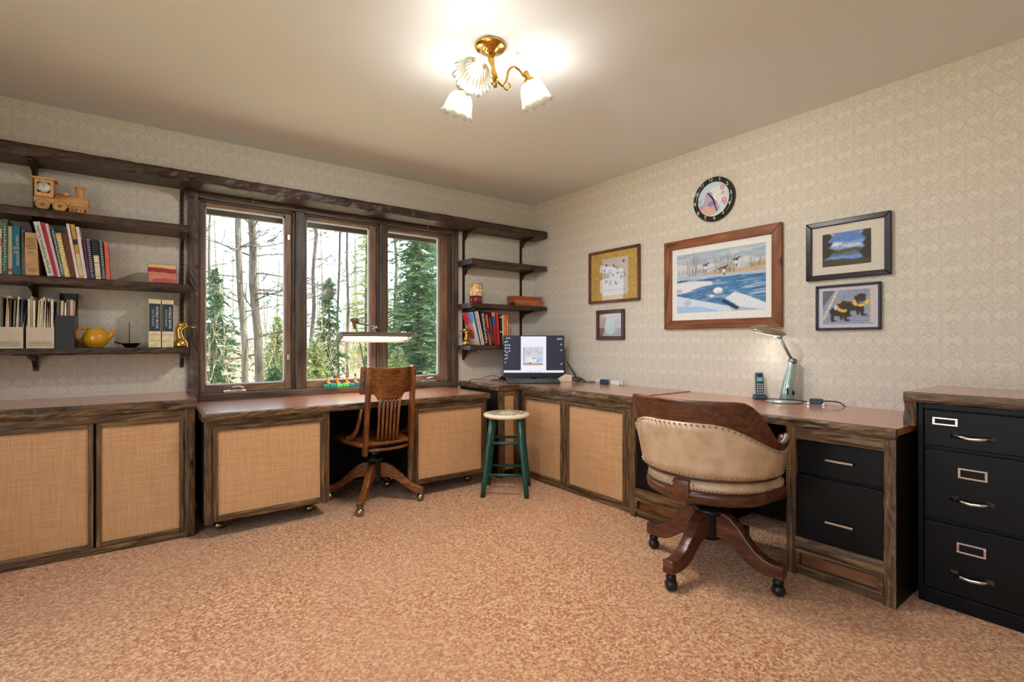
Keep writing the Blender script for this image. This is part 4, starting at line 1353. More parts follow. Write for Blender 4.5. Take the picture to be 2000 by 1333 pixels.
c.ell(.27, .50, .035, .08, (226, 228, 232)); c.blur(1).noise(.14, 2).blur(1)
BLK2 = lambda a: plain('black picture frame', (34, 28, 28), .4, 0)
picture('framed_photograph', 'small black framed photo of two dark puppies in yellow wreaths', -2.607, -2.927, 1.161, 1.416, .014, .018, BLK2, c, (.022, .022, .018, .018), True, 'picture', plain('lilac white mat', (218, 214, 226), .85, 0, .2, .02))
# sheet of animal sketches on a speckled mat
c = Canvas(120, 96, (206, 168, 92))
c.noise(.16, 2); c.rect(.26, .80, .10, .86, (216, 206, 198))
for x, y in ((.33, .72), (.31, .62), (.42, .58), (.52, .70), (.57, .64), (.34, .40), (.44, .36), (.56, .34), (.66, .46), (.49, .50), (.60, .55), (.72, .76)):
    for _ in range(3):
        c.ell(x + random.gauss(0, .012), y + random.gauss(0, .02), .016, .024, random.choice([(46, 54, 60), (86, 94, 98), (120, 120, 122)]), .8, random.uniform(-1, 1))
c.ell(.70, .50, .05, .06, (70, 70, 74), .8); c.ell(.70, .50, .035, .042, (216, 206, 198)); c.rect(.30, .74, .20, .204, (150, 140, 136))
MAH = lambda a: wood('thin brown frame ', (70, 34, 20), (104, 58, 34), (128, 78, 48), a, .35, .7)
picture('framed_drawing', 'thin brown framed sheet of animal sketches near the corner', -.785, -1.338, 1.420, 1.862, .022, .022, MAH, c)
c = Canvas(60, 60, (190, 184, 176))
c.rect(0, 1, 0, .36, (140, 112, 96)); c.ell(.5, .35, .25, .3, (168, 186, 176), .8); c.ell(.2, .8, .2, .2, (206, 188, 172)); c.ell(.8, .5, .15, .25, (150, 150, 160), .6); c.noise(.08, 2)
MAH2 = lambda a: wood('reddish brown frame ', (58, 26, 18), (88, 46, 32), (112, 66, 46), a, .3, .7)
picture('framed_print', 'smallest square brown framed print beside the corner', -.873, -1.180, 1.110, 1.360, .030, .02, MAH2, c)

# wall clock
t = thing('wall_clock', 'round black rimmed wall clock with painted face', 'clock', (-.002, -1.966, 2.066), R_(-90))
CR = .150
TF = Matrix.Rotation(R_(90), 4, 'X')
MB().lathe([(.001, 0), (CR, 0), (CR, .022), (CR - .006, .030), (CR - .030, .028), (CR - .034, .018), (.001, .018)], 60, TF).build('rim', plain('black clock rim', (30, 26, 24), .3), t)
c = Canvas(90, 90, (204, 220, 226))
c.band(.5, 1.1, (190, 214, 222), .6, .05, 1); c.ell(.62, .6, .3, .28, (232, 232, 226), .8); c.poly([(.04, .34), (.2, .44), (.24, .62), (.36, .74), (.46, .70), (.5, .5), (.62, .42), (.7, .2), (.4, .05), (.1, .2)], (190, 168, 196)); c.poly([(.02, .3), (.3, .34), (.5, .3), (.6, .1), (.3, 0)], (216, 178, 160))
for x, y, s in ((.77, .78, 1), (.80, .62, .8), (.82, .42, 1.1), (.86, .32, .8), (.12, .32, .7), (.3, .68, .6)):
    for i in range(5):
        a = 2 * PI * i / 5
        c.ell(x + .05 * s * math.cos(a), y + .05 * s * math.sin(a), .035 * s, .035 * s, (206, 130, 150), .8)
c.ell(.45, .38, .14, .08, (140, 120, 160), .8, .2); c.ell(.08, .5, .08, .08, (140, 180, 206), .6); c.noise(.05, 2)
c.sheet('dial', (CR - .032) * 2, (CR - .032) * 2, M_ART, t, Matrix.Translation((-(CR - .032), -.0185, -(CR - .032))), lambda u, v: (u - .5) ** 2 + (v - .5) ** 2 < .25)
M_NUM = plain('cream numerals', (236, 232, 214), .5, 0, .3, .02)
for i in range(1, 13):
    a = R_(90 - 30 * i + 6)
    text_part(str(i), .034, M_NUM, t, Matrix.Translation((math.cos(a) * (CR - .017), -.0305, math.sin(a) * (CR - .017))) @ FRONT, 'numeral')
for ang, L, wd in ((R_(128), .060, .0045), (R_(-72), .090, .003)):
    h = MB().box(-.012, L, -wd, wd, 0, .0015, Matrix.Translation((0, -.0225, 0)) @ FRONT @ Matrix.Rotation(ang, 4, 'Z')).build('clock_hand', M_BLACKPL, t)

# ================================================================== BOOKS
LET = plain('pale foil lettering', (230, 226, 214), .5, 0, .3, .02)
def book(x, th, h, depth, lean, base_z, yf, rgb, label, group, kind='hard', extra=None, cat='book', name='book', back=None, lift=0):
    """x: left foot of the spine; lean: sideways shift of the top (negative = to the left)"""
    t = thing(name, label, cat, (x, yf, base_z), 0, group)
    ang = math.atan2(lean, h)
    RY = Matrix.Rotation(ang, 4, 'Y')
    # keep the lower corner on the shelf
    M = Matrix.Translation((0, 0, (math.sin(ang) * th if ang > 0 else 0) + .0008)) @ RY
    m = plain('%s %d %d %d' % ('cover', *rgb), rgb, .5, 0, .4, .08)
    cv = MB()
    c = .0022 if kind == 'hard' else .001
    cv.box(0, c, 0, depth, 0, h, M).box(th - c, th, 0, depth, 0, h, M)
    cv.box(c, th - c, 0, c, 0, h, M)
    co = cv.build('cover', m, t)
    MB().box(c, th - c, c, depth - .004, .003, h - .003, M).build('pages', M_PAGES, t)
    if extra:
        extra(t, co, M, th, h)
    return t
def strip(z0, z1, rgb, m=.0):
    def f(t, co, M, th, h):
        MB().box(th * m, th * (1 - m), -.0006, .0004, h * z0, h * z1, M).build('spine_band', plain('band %d %d %d' % rgb, rgb, .5), co)
    return f
def spine_text(txt, size, rgb=(230, 226, 214), at=.55, sx=1.0, off=0.0):
    def f(t, co, M, th, h):
        T = M @ Matrix.Translation((th * (.5 + off), -.0008, h * at)) @ FRONT @ Matrix.Rotation(R_(-90), 4, 'Z')
        text_part(txt, size, plain('ink %d %d %d' % rgb, rgb, .5, 0, .3, .02), co, T, 'spine_lettering', .0002, 'CENTER', sx)
    return f
def rings_(rgb=(28, 28, 28)):
    def f(t, co, M, th, h):
        b = MB()
        for i in range(int(h / .011)):
            b.tube([tuple(M @ Vector((th * .15, -.002, .008 + i * .011))), tuple(M @ Vector((th * .85, -.002, .008 + i * .011)))], .0028, 5)
        b.build('spiral_binding', plain('wire %d %d %d' % rgb, rgb, .4), co)
    return f
def lines_(rgb, spec):
    def f(t, co, M, th, h):
        b = MB()
        for z, a, c in spec:
            b.box(th * a, th * c, -.0007, .0003, h * z, h * z + .0035, M)
        b.build('spine_print', plain('ink %d %d %d' % rgb, rgb, .6), co)
    return f
def dots_(rgb, n=16):
    def f(t, co, M, th, h):
        b = MB()
        for i in range(n):
            z = h * (.06 + .88 * i / n); a = random.uniform(.15, .4)
            b.box(th * a, th * (a + random.uniform(.25, .5)), -.0007, .0003, z, z + h * .5 / n, M)
        b.build('spine_print', plain('ink %d %d %d' % rgb, rgb, .6), co)
    return f
def both(*fs):
    def f(*a):
        for q in fs:
            q(*a)
    return f
G1 = 'books on the left shelf'
Z3, Y3 = 1.4485, -.225
LB = [
 (-3.775, .026, .255, .15, .0, (112, 40, 38), 'dark maroon book at left end of the upper book row', None),
 (-3.747, .018, .235, .15, .0, (206, 196, 186), 'pale book with pink label right of the maroon book', strip(.6, .8, (196, 120, 120))),
 (-3.727, .020, .285, .16, .0, (60, 98, 66), 'tall dark green book with silver spine print', dots_((176, 186, 166), 18)),
 (-3.705, .015, .250, .15, .0, (184, 172, 140), 'slim beige book between green and teal books', strip(.05, .12, (170, 60, 50))),
 (-3.688, .030, .256, .17, -.004, (12, 104, 122), 'teal hardback with white lettering up its spine', both(spine_text('TWELVE OF 100 FICTION', .0135, at=.5, sx=1.05, off=.14), spine_text('BEST OF', .010, at=.5, off=-.22))),
 (-3.655, .013, .240, .15, .0, (92, 84, 76), 'thin grey brown book right of the teal hardback', None),
 (-3.640, .052, .226, .17, -.008, (190, 150, 100), 'wide plain tan book with brown printed lines', lines_((112, 80, 48), [(.86, .3, .7), (.82, .25, .75), (.77, .2, .8), (.72, .2, .8), (.67, .15, .85), (.62, .2, .8), (.52, .3, .7), (.14, .25, .75), (.10, .2, .8)])),
 (-3.553, .026, .292, .17, -.058, (214, 208, 192), 'white comb bound book leaning left beside tan book', dots_((120, 116, 104), 24)),
 (-3.526, .014, .292, .16, -.056, (176, 32, 66), 'crimson book leaning left next to the white one', None),
 (-3.511, .012, .288, .16, -.054, (206, 186, 178), 'thin pinkish white book leaning beside the crimson one', None),
 (-3.497, .013, .270, .16, -.046, (58, 84, 104), 'blue book with white dotted spine leaning left', dots_((210, 214, 214), 20)),
 (-3.483, .022, .240, .16, -.040, (206, 176, 106), 'mottled cream and gold book leaning left', dots_((236, 222, 178), 14)),
 (-3.460, .024, .240, .16, -.036, (104, 50, 42), 'brown red book leaning left in mid row', None),
 (-3.435, .012, .298, .17, -.044, (226, 216, 196), 'thin tall white book right of brown red book', None),
 (-3.422, .017, .296, .17, -.040, (196, 150, 76), 'gold and orange spined book leaning left', both(strip(.05, .45, (216, 190, 160)), strip(.62, .72, (40, 30, 26)))),
 (-3.404, .014, .285, .17, -.036, (222, 214, 200), 'tall white booklet right of the gold book', None),
 (-3.388, .012, .225, .16, -.024, (92, 34, 74), 'purple paperback leaning left', None),
 (-3.375, .018, .222, .16, -.022, (34, 34, 42), 'black spiral bound book next to purple paperback', rings_((190, 190, 190))),
 (-3.356, .030, .220, .16, -.018, (30, 30, 36), 'black book with cream label near right end of row', both(strip(0, .60, (212, 200, 168), .12), lines_((60, 56, 48), [(.40, .15, .85), (.06, .15, .85)]))),
 (-3.325, .017, .222, .16, -.016, (26, 30, 40), 'black notebook with white edge and wire binding', rings_((210, 212, 214))),
 (-3.307, .016, .215, .16, -.010, (214, 98, 76), 'coral red booklet at right end of the row', None),
]
for x, th, h, dp, ln, rgb, lab, ex in LB:
    book(x, th, h, dp, ln, Z3, Y3, rgb, lab, G1, 'hard', ex)
G2 = 'books on the lowest right shelf'
def cover_art(t, co, M, th, h):
    c = Canvas(40, 60, (196, 206, 220))
    c.ell(.4, .8, .5, .25, (206, 60, 70)); c.ell(.75, .85, .2, .2, (70, 150, 210)); c.ell(.5, .45, .3, .25, (206, 130, 100)); c.ell(.45, .3, .25, .2, (170, 50, 60)); c.rect(0, 1, 0, .2, (222, 206, 170))
    c.sheet('cover_print', .17, h * .98, M_ART, co, M @ Matrix.Translation((-.0006, .172, h * .01)) @ Matrix.Rotation(R_(-90), 4, 'Z'))
RB = [
 (-.772, .014, .300, .175, -.082, (70, 86, 104), 'big book with colourful red cover leaning left', cover_art),
 (-.756, .030, .298, .175, -.070, (226, 218, 210), 'thick white and brown book leaning left', strip(0, 1, (178, 140, 112), .3)),
 (-.722, .046, .300, .175, -.052, (34, 34, 34), 'thick black book with white spine print', dots_((214, 210, 196), 22)),
 (-.672, .020, .275, .17, -.046, (214, 84, 48), 'orange red book right of the thick black book', strip(.35, .55, (150, 30, 26))),
 (-.648, .024, .268, .17, -.040, (24, 26, 30), 'slim black book between orange and maroon books', dots_((150, 150, 146), 12)),
 (-.620, .036, .295, .17, -.034, (150, 40, 48), 'maroon book with blue and gold spine top', both(strip(.60, .86, (36, 84, 160)), strip(.87, .99, (190, 150, 80)))),
 (-.580, .020, .298, .17, -.024, (206, 54, 48), 'bright red tall book near the monitor', None),
 (-.556, .024, .272, .17, -.010, (30, 28, 26), 'black book with white bands near the monitor', both(strip(.42, .46, (220, 216, 206)), strip(.9, .94, (220, 216, 206)))),
 (-.530, .014, .272, .17, -.006, (226, 208, 166), 'thin cream book between black and orange books', None),
 (-.513, .022, .275, .17, -.004, (220, 120, 52), 'first of two thin orange books', strip(.2, .7, (232, 160, 100), .3)),
 (-.489, .020, .278, .17, .0, (226, 104, 44), 'last orange book at right end of right shelf', strip(.1, .8, (236, 200, 160), .35)),
]
for x, th, h, dp, ln, rgb, lab, ex in RB:
    book(x, th, h, dp, ln, 1.0615, -.215, rgb, lab, G2, 'hard', ex)
# two dictionaries
def dict_spine(t, co, M, th, h):
    MB().box(th * .03, th * .97, -.0008, .0004, h * .335, h * .91, M).build('spine_band', plain('band navy', (28, 52, 70), .4), co)
    T = lambda off, at: M @ Matrix.Translation((th * off, -.0010, h * at)) @ FRONT @ Matrix.Rotation(R_(-90), 4, 'Z')
    text_part('WORLD BOOK', .0185, LET, co, T(.68, .62), 'spine_lettering', .0002, 'CENTER', 1.05)
    text_part('DICTIONARY', .0165, plain('ink sage', (160, 190, 180), .5), co, T(.34, .61), 'spine_lettering', .0002, 'CENTER', 1.05)
    b = MB()
    for z in (.26, .13):
        b.box(th * .1, th * .9, -.0007, .0003, h * z, h * z + .003, M)
    b.build('spine_print', plain('ink tan', (170, 140, 100), .6), co)
G3 = 'dictionaries on the lowest left shelf'
book(-3.112, .060, .287, .20, 0, 1.0615, -.215, (222, 206, 164), 'left of two thick cream dictionaries with navy spine band', G3, 'hard', dict_spine, 'book', 'dictionary')
book(-3.047, .058, .285, .20, 0, 1.0615, -.215, (222, 206, 164), 'right cream dictionary beside the brass duck bookend', G3, 'hard', dict_spine, 'book', 'dictionary')

# ------------------------------------------------------------------ magazine files
M_CARD = plain('cream card', (206, 194, 172), .8, 0, .2, .03)
M_INK = plain('brown ink', (96, 80, 62), .8)
def card_file(x0, x1, label):
    w = x1 - x0
    t = thing('magazine_file', label, 'magazine file', (x0, -.235, 1.0612))
    b = MB().box(0, w, 0, .004, 0, .112).box(0, w, .004, .22, 0, .003).box(0, w, .216, .22, .003, .25)
    b.prism([(.004, .003), (.216, .003), (.216, .25), (.15, .25), (.004, .112)], 0, .003, 'yz').prism([(.004, .003), (.216, .003), (.216, .25), (.15, .25), (.004, .112)], w - .003, w, 'yz')
    b.build('box', M_CARD, t)
    g = MB()
    for z in (.012, .024, .036):
        g.box(.006, w - .010, -.0006, .0002, z, z + .0012)
    n = 12
    for i in range(n + 1):
        x = .006 + (w - .017) * i / n
        g.box(x, x + .001, -.0006, .0002, .012, .036)
    g.build('printed_grid', M_INK, t)
card_file(-3.745, -3.648, 'cream card magazine file cut off by the left picture edge')
card_file(-3.636, -3.526, 'cream card magazine file with grid print beside black one')
t = thing('magazine_file', 'black magazine file at right of the cream ones', 'magazine file', (-3.522, -.235, 1.0612))
b = MB().box(0, .078, 0, .003, 0, .178).box(0, .078, .003, .232, 0, .003).box(0, .078, .229, .232, .003, .315)
for a in (0, .075):
    b.prism([(.003, .003), (.229, .003), (.229, .315), (.19, .315), (.12, .178), (.003, .178)], a, a + .003, 'yz')
b.build('box', M_BLACKPL, t)
def mags(x0, x1, n, z, hs, group, where, cols, names):
    x = x0
    for i in range(n):
        th = (x1 - x0) / n * random.uniform(.78, .97)
        h = hs * random.uniform(.94, 1.04)
        ln = random.uniform(-.004, .016)
        if x + th + max(0, ln) > x1 + .010:
            ln = 0
        rgb = cols[i % len(cols)]
        ln = min(ln, x1 - x - th)
        book(x, th * .96, h, .20, ln if abs(ln) > 1e-4 else 0, z, -.226, rgb, names[i] + ' ' + where, group, 'soft', None, 'magazine', 'magazine')
        x += (x1 - x0) / n
mags(-3.741, -3.652, 9, 1.0645, .262, 'magazines in the leftmost file', 'magazine in the leftmost card file',
     [(120, 130, 120), (96, 84, 70), (196, 160, 120), (214, 204, 186), (84, 72, 62), (120, 110, 84), (206, 198, 178), (132, 112, 116), (86, 104, 130)],
     ['grey green', 'dark brown', 'salmon tan', 'cream', 'umber', 'olive', 'ivory', 'mauve', 'blue grey'])
mags(-3.632, -3.530, 10, 1.0645, .262, 'magazines in the middle file', 'magazine in the gridded card file',
     [(222, 214, 190), (170, 152, 118), (226, 216, 192), (206, 198, 160), (216, 210, 176), (200, 190, 150), (224, 216, 186), (214, 196, 160), (176, 140, 110), (230, 222, 202)],
     ['outer left ivory', 'tan spined', 'second ivory', 'pale olive', 'straw yellow', 'khaki', 'middle ivory', 'buff', 'brown', 'outer right white'])
mags(-3.518, -3.448, 5, 1.0645, .252, 'magazines in the black file', 'magazine in the black file',
     [(96, 88, 78), (214, 200, 178), (222, 206, 180), (120, 92, 76), (206, 184, 168)], ['taupe', 'narrow cream', 'wide cream', 'brown', 'pinkish'])

# ================================================================== THINGS ON THE SHELVES
# --- wooden locomotive with a clock in the cab
t = thing('toy_train', 'pale wooden toy locomotive with a clock in its cab', 'toy', (-3.500, -.135, 1.8115))
P = PINE
MB().box(-.115, .03, -.045, .045, .040, .066).build('frame', P('x'), t, .004)
MB().box(-.115, .115, -.040, .040, .062, .076).build('running_board', P('x'), t, .004)
MB().tube([(-.03, 0, .070), (.112, 0, .064)], [.040, .034], 20).build('boiler', P('x'), t)
MB().box(.0, .112, -.030, .030, .030, .045).build('front_bed', P('x'), t, .003)
cab = MB().box(-.112, -.035, -.042, .042, .0765, .170).build('cab', P('z'), t, .003)
MB().box(-.124, -.020, -.052, .052, .170, .181).build('roof', P('x'), t, .005)
MB().box(-.100, -.048, -.044, -.042, .098, .154).build('clock_recess', M_BLACKPL, cab)
ck = MB().lathe([(.001, 0), (.027, 0), (.027, .003), (.001, .004)], 24, Matrix.Translation((-.074, -.044, .126)) @ TF).build('clock_face', plain('pale clock face', (216, 224, 224), .3), cab, 0, 'small white clock face')
MB().box(-.075, -.0735, -.0492, -.048, .126, .147).box(-.074, -.066, -.0492, -.048, .1252, .127).build('clock_hands', M_BLACKPL, ck)
MB().lathe([(.001, .085), (.012, .085), (.014, .108), (.022, .130), (.024, .158), (.001, .158)], 16, Matrix.Translation((.075, 0, 0))).build('chimney', P('z'), t)
MB().lathe([(.001, .085), (.016, .085), (.017, .118), (.013, .122), (.001, .122)], 14, Matrix.Translation((.012, 0, 0))).build('steam_dome', P('z'), t)
MB().lathe([(.001, .075), (.009, .075), (.010, .100), (.001, .102)], 12, Matrix.Translation((.105, 0, 0))).build('headlight', P('z'), t)
MB().prism([(.100, .0), (.128, .0), (.112, .034), (.100, .034)], -.036, .036, 'xz').build('cowcatcher', P('x'), t, .003)
for x, r in ((-.078, .0305), (-.008, .0305), (.045, .0165), (.080, .0165)):
    for s in (-1, 1):
        W = MB().lathe([(.001, -.006), (r, -.006), (r, .006), (r * .45, .006), (r * .4, .003), (.001, .003)], 24, Matrix.Translation((x, s * .052, r)) @ Matrix.Rotation(R_(90 * (1 if s < 0 else -1)), 4, 'X'))
        wo = W.build('wheel', P('z'), t)
        MB().ball((x, s * .057, r), r * .2, 8).build('axle_peg', plain('brown peg', (150, 92, 56), .5), wo)
# --- painted keepsake box
t = thing('keepsake_box', 'small red box with a pink landscape on its front', 'box', (-3.043, -.150, 1.4485), R_(-2))
MB().box(-.072, .072, -.065, .065, 0, .113).build('body', plain('dark red box', (126, 34, 34), .45), t, .003)
c = Canvas(60, 44, (226, 188, 128)); c.band(-.1, .62, (206, 128, 108)); c.band(.56, .80, (150, 50, 52), 1, .02, .9); c.ell(.6, .12, .5, .14, (168, 66, 90), .7); c.ell(.3, .3, .3, .05, (222, 150, 130), .6); c.noise(.06, 2)
c.sheet('painted_front', .138, .108, M_ART, t, Matrix.Translation((-.069, -.0656, .0025)))
# --- teapot without a lid
t = thing('teapot', 'mustard yellow ceramic teapot without a lid', 'teapot', (-3.358, -.135, 1.0615))
M_CER = plain('mustard glaze', (206, 148, 34), .14, 0, .6, .08)
MB().lathe([(.001, .004), (.034, .0), (.036, .006), (.050, .018), (.060, .040), (.062, .058), (.055, .082), (.040, .100), (.038, .112), (.034, .112), (.036, .098), (.05, .08), (.056, .058), (.05, .03), (.001, .014)], 36, None, False).build('body', M_CER, t)
MB().tube(curve([(-.036, 0, .104), (-.060, 0, .112), (-.080, 0, .100), (-.086, 0, .072), (-.076, 0, .046), (-.056, 0, .030)]), .0078, 10).build('handle', M_CER, t)
MB().tube([(.050, 0, .050), (.066, 0, .070), (.074, 0, .094), (.080, 0, .108)], [.017, .013, .010, .008], 12).build('spout', M_CER, t)
# --- little iron pan shaped dish with an upright spike
t = thing('candle_dish', 'small black iron dish with a thin upright spike', 'candle holder', (-3.198, -.135, 1.0615))
MB().lathe([(.001, .006), (.026, .0), (.030, .004), (.046, .022), (.052, .026), (.048, .026), (.030, .010), (.001, .010)], 24, None, False).build('dish', M_IRON, t)
MB().tube([(-.045, 0, .022), (-.066, 0, .030), (-.076, 0, .034)], .005, 8).build('handle', M_IRON, t)
MB().tube([(-.006, .02, .008), (-.006, .02, .15)], .0018, 6).build('spike', M_IRON, t)
# --- brass duck head bookends
def duck(loc, rz, s, label):
    t = thing('duck_bookend', label, 'bookend', loc, rz, 'brass duck bookends')
    def S(p):
        return [tuple(Vector(q) * s for q in [p])[0]]
    sc = Matrix.Scale(s, 4)
    MB().lathe([(.001, 0), (.034, .0), (.038, .008), (.036, .026), (.026, .042), (.021, .048)], 24, sc @ Matrix.Diagonal((1, .85, 1, 1))).build('base', M_BRASS, t)
    MB().tube([(0, 0, .040), (-.004, 0, .060), (-.010, 0, .085), (-.010, 0, .108), (.002, 0, .128)], [.022, .018, .017, .018, .020], 16, True, sc).build('neck', M_BRASS, t)
    hd = MB().ball((.006, 0, .134), .023, 18, (1.15, .9, .95), sc).build('head', M_BRASS, t)
    MB().tube([(.022, 0, .132), (.045, 0, .126), (.062, 0, .122), (.078, 0, .122)], [.012, .009, .010, .003], 12, True, sc, (.5, 1)).build('bill', M_BRASS, hd)
    for q in (-1, 1):
        MB().ball((.014, q * .020, .136), .0042, 8, (1, 1, 1), sc).build('eye', M_OLDBRASS, hd)
duck((-2.950, -.165, 1.0615), 0, 1.02, 'brass duck head bookend facing right beside the dictionaries')
duck((-.838, -.085, 1.0615), PI, 1.0, 'brass duck head bookend facing left beside the leaning books')
# --- candle jar, pencil box, small toys on the right
t = thing('candle_jar', 'amber glass candle jar with dark red base', 'candle', (-.775, -.150, 1.4285))
kj = NT('mottled amber glass'); v = kj.n('ShaderNodeTexVoronoi'); v.inputs['Scale'].default_value = 60; kj.l(kj.objco(), v.inputs['Vector'])
kj.base(kj.ramp(v.outputs['Distance'], [(.1, srgb(150, 76, 44)), (.45, srgb(226, 176, 116)), (.8, srgb(246, 222, 170))])); kj.set(.15, 0, .6)
MB().lathe([(.056, .068), (.058, .10), (.058, .172), (.054, .172), (.054, .068)], 28, None, False).build('jar', kj.m, t)
MB().lathe([(.001, 0), (.050, 0), (.054, .006), (.056, .030), (.056, .070), (.001, .070)], 28).build('lower_band', plain('dark red glass', (118, 40, 42), .2), t)
MB().lathe([(.001, .0705), (.040, .0705), (.040, .150), (.001, .152)], 20).build('candle', plain('cream wax', (232, 204, 150), .5), t)
MB().lathe([(.059, .168), (.060, .172), (.055, .175), (.054, .172)], 28, None, False).build('rim', M_BRASS, t)
t = thing('wooden_box', 'long low orange wooden box on the right shelf', 'box', (-.235, -.155, 1.4285), R_(-4))
OB = lambda a: wood('orange box wood ', (150, 76, 36), (186, 104, 54), (206, 128, 76), a, .4, .6)
MB().box(-.160, .160, -.055, .055, 0, .056).build('body', OB('x'), t, .003)
MB().box(-.163, .163, -.058, .058, .057, .088).build('lid', OB('x'), t, .004)
M_TOY = plain('dark bronze figure', (46, 42, 36), .45, .5)
for i, (x, s) in enumerate(((-.435, 1.0), (-.398, .85))):
    b = MB().ball((0, 0, .014 * s), .012 * s, 10, (1.5, .8, .8)).tube([(.014 * s, 0, .016 * s), (.020 * s, 0, .030 * s)], .004 * s, 6).ball((.022 * s, 0, .033 * s), .006 * s, 8, (1.4, 1, 1))
    for lx in (-.010, .010):
        for ly in (-.005, .005):
            b.tube([(lx * s, ly * s, .010 * s), (lx * s, ly * s, 0)], .0025 * s, 5)
    o = b.build('animal_figurine', M_TOY, None, 0, None, (x, -.205, 1.4285))
    tag(o, ['tiny dark animal figurine farther from the wooden box', 'tiny dark animal figurine touching the wooden box'][i], 'figurine', 'tiny animal figurines')

# --- row of toy figures on the window sill
t = thing('toy_row', 'green wooden base with four small painted figures on sill', 'toy', (-1.900, -.012, .7485), R_(-2))
cols = [(10, 132, 110), (10, 132, 110), (70, 190, 90), (70, 190, 90), (16, 130, 130), (12, 110, 120)]
for i in range(6):
    MB().box(-.145 + i * .0483, -.145 + (i + 1) * .0483 - .001, -.016, .014, 0, .024 + .004 * (i % 2)).build('base_block', plain('green toy %d %d %d' % cols[i], cols[i], .4), t, .005)
for i, (x, body, hat) in enumerate(((-.110, (196, 150, 96), (30, 100, 70)), (-.040, (232, 140, 50), (96, 70, 50)), (.032, (236, 150, 40), (104, 74, 52)), (.098, (190, 150, 130), (76, 80, 72)))):
    f_ = MB().lathe([(.001, .028), (.011, .028), (.012, .040), (.009, .058), (.012, .066), (.010, .076), (.001, .080)], 12, Matrix.Translation((x, 0, 0))).build('figure', plain('toy %d' % i, body, .4), t)
    MB().lathe([(.001, .074), (.014 if i in (1, 2) else .008, .076), (.010, .082), (.004, .098), (.001, .104)], 12, Matrix.Translation((x, 0, 0))).build('hat', plain('hat %d' % i, hat, .5), f_)
    MB().lathe([(.001, .027), (.008, .027), (.012, .034), (.001, .036)], 10, Matrix.Translation((x + .010, -.004, 0))).build('foot', M_WHITE, f_)

# ================================================================== COMPUTER CORNER
RC = R_(53.4 - 90)          # the monitor faces the room diagonally
t = thing('monitor', 'flat black computer monitor showing a picture in the corner', 'monitor', (-.367, -.455, CZ), RC)
MB().box(-.12, .12, -.055, .055, 0, .008).build('foot', M_BLACKPL, t, .003)
MB().box(-.03, .03, .012, .028, .008, .20).build('stand', M_BLACKPL, t, .003)
MB().box(-.268, .268, -.012, .012, .034, .404).build('panel', M_BLACKPL, t, .004)
NXs, NYs = 150, 88
c = Canvas(NXs, NYs, (44, 46, 58))
c.rect(.29, .71, 0, 1, (236, 234, 246)); c.rect(0, 1, 0, .065, (232, 232, 244))
c.rect(.325, .655, .22, .70, (196, 190, 200)); c.band(.46, .70, (176, 176, 206), 0)
c.rect(.335, .645, .26, .69, (206, 208, 220))
for _ in range(60):
    x, y = random.uniform(.345, .635), random.uniform(.50, .68)
    c.line([(x, y), (x + random.uniform(-.03, .03), y + random.uniform(-.04, .03))], .003, random.choice([(110, 110, 150), (150, 150, 176), (206, 150, 130), (90, 96, 130)]), .6)
c.ell(.46, .36, .10, .08, (226, 232, 236), .8); c.ell(.50, .40, .04, .015, (90, 140, 100)); c.ell(.44, .27, .02, .018, (206, 60, 70)); c.rect(.56, .58, .30, .35, (60, 70, 140)); c.ell(.60, .36, .05, .06, (150, 200, 226), .8); c.rect(.32, .66, .21, .235, (206, 170, 140)); c.line([(.335, .69), (.33, .25), (.63, .24)], .004, (80, 76, 90))
for col, ys in ((.025, (.84, .76, .68, .60, .48, .38, .28)), (.055, (.95, .86, .76, .68, .56, .48, .40)), (.095, (.95, .76, .68, .60)), (.895, (.93,)), (.925, (.93, )), (.955, (.93, .78, .62, .24))):
    for y in ys:
        c.rect(col - .008, col + .010, y - .018, y + .018, (216, 232, 236)); c.rect(col - .001, col + .004, y - .006, y + .02, (80, 110, 130))
for x in (.40, .45, .50, .53, .56, .59, .62):
    c.rect(x, x + .008, .02, .05, (120, 130, 170))
c.sheet('screen', .526, .318, printed('lit screen', .2, .42), t, Matrix.Translation((-.263, -.0128, .078)))
t = thing('keyboard', 'black computer keyboard in front of the monitor', 'keyboard', (-.480, -.585, CZ + .0004), RC)
MB().prism([(-.075, 0), (.075, 0), (.075, .026), (-.075, .012)], -.225, .225, 'yz').build('body', M_BLACKPL, t, .003)
kb = M_GREYK = plain('grey key caps', (70, 72, 78), .4)
KM = Matrix.Translation((0, 0, .0185)) @ Matrix.Rotation(math.atan2(.014, .15), 4, 'X')
km = MB().box(-.008, .008, -.008, .008, 0, .006).mesh('key')
km.materials.append(kb)
for r in range(5):
    for q in range(20):
        o = bpy.data.objects.new('key', km); COL.objects.link(o); o.parent = t
        o.matrix_local = KM @ Matrix.Translation((-.205 + q * .0216, -.056 + r * .027, 0))
t = thing('mouse_pad', 'thin grey mouse pad left of the keyboard', 'mouse pad', (-.520, -.190, CZ + .0004), RC)
MB().box(-.095, .095, -.08, .08, 0, .004).build('pad', plain('grey mouse pad', (120, 104, 108), .8), t, .002)
t = thing('computer_mouse', 'small black computer mouse on the grey pad', 'mouse', (-.497, -.165, CZ + .0048), RC)
MB().ball((0, 0, .0), .03, 18, (1.0, 1.7, 1.0)).build('shell', M_BLACKPL, t)
for v_ in t.children[0].data.vertices:
    v_.co.z = max(0, v_.co.z)
MB().tube([(0, .035, .02), (0, .030, .027)], .004, 8).build('scroll_wheel', M_GREYK, t)
cb = MB().tube(curve([(-.500, -.135, CZ + .012), (-.52, -.08, CZ + .035), (-.60, -.06, CZ + .03), (-.70, -.12, CZ + .016), (-.80, -.16, CZ + .022), (-.845, -.17, CZ + .012), (-.868, -.175, CZ - .03), (-.868, -.18, CZ - .20)]), .0028, 6)
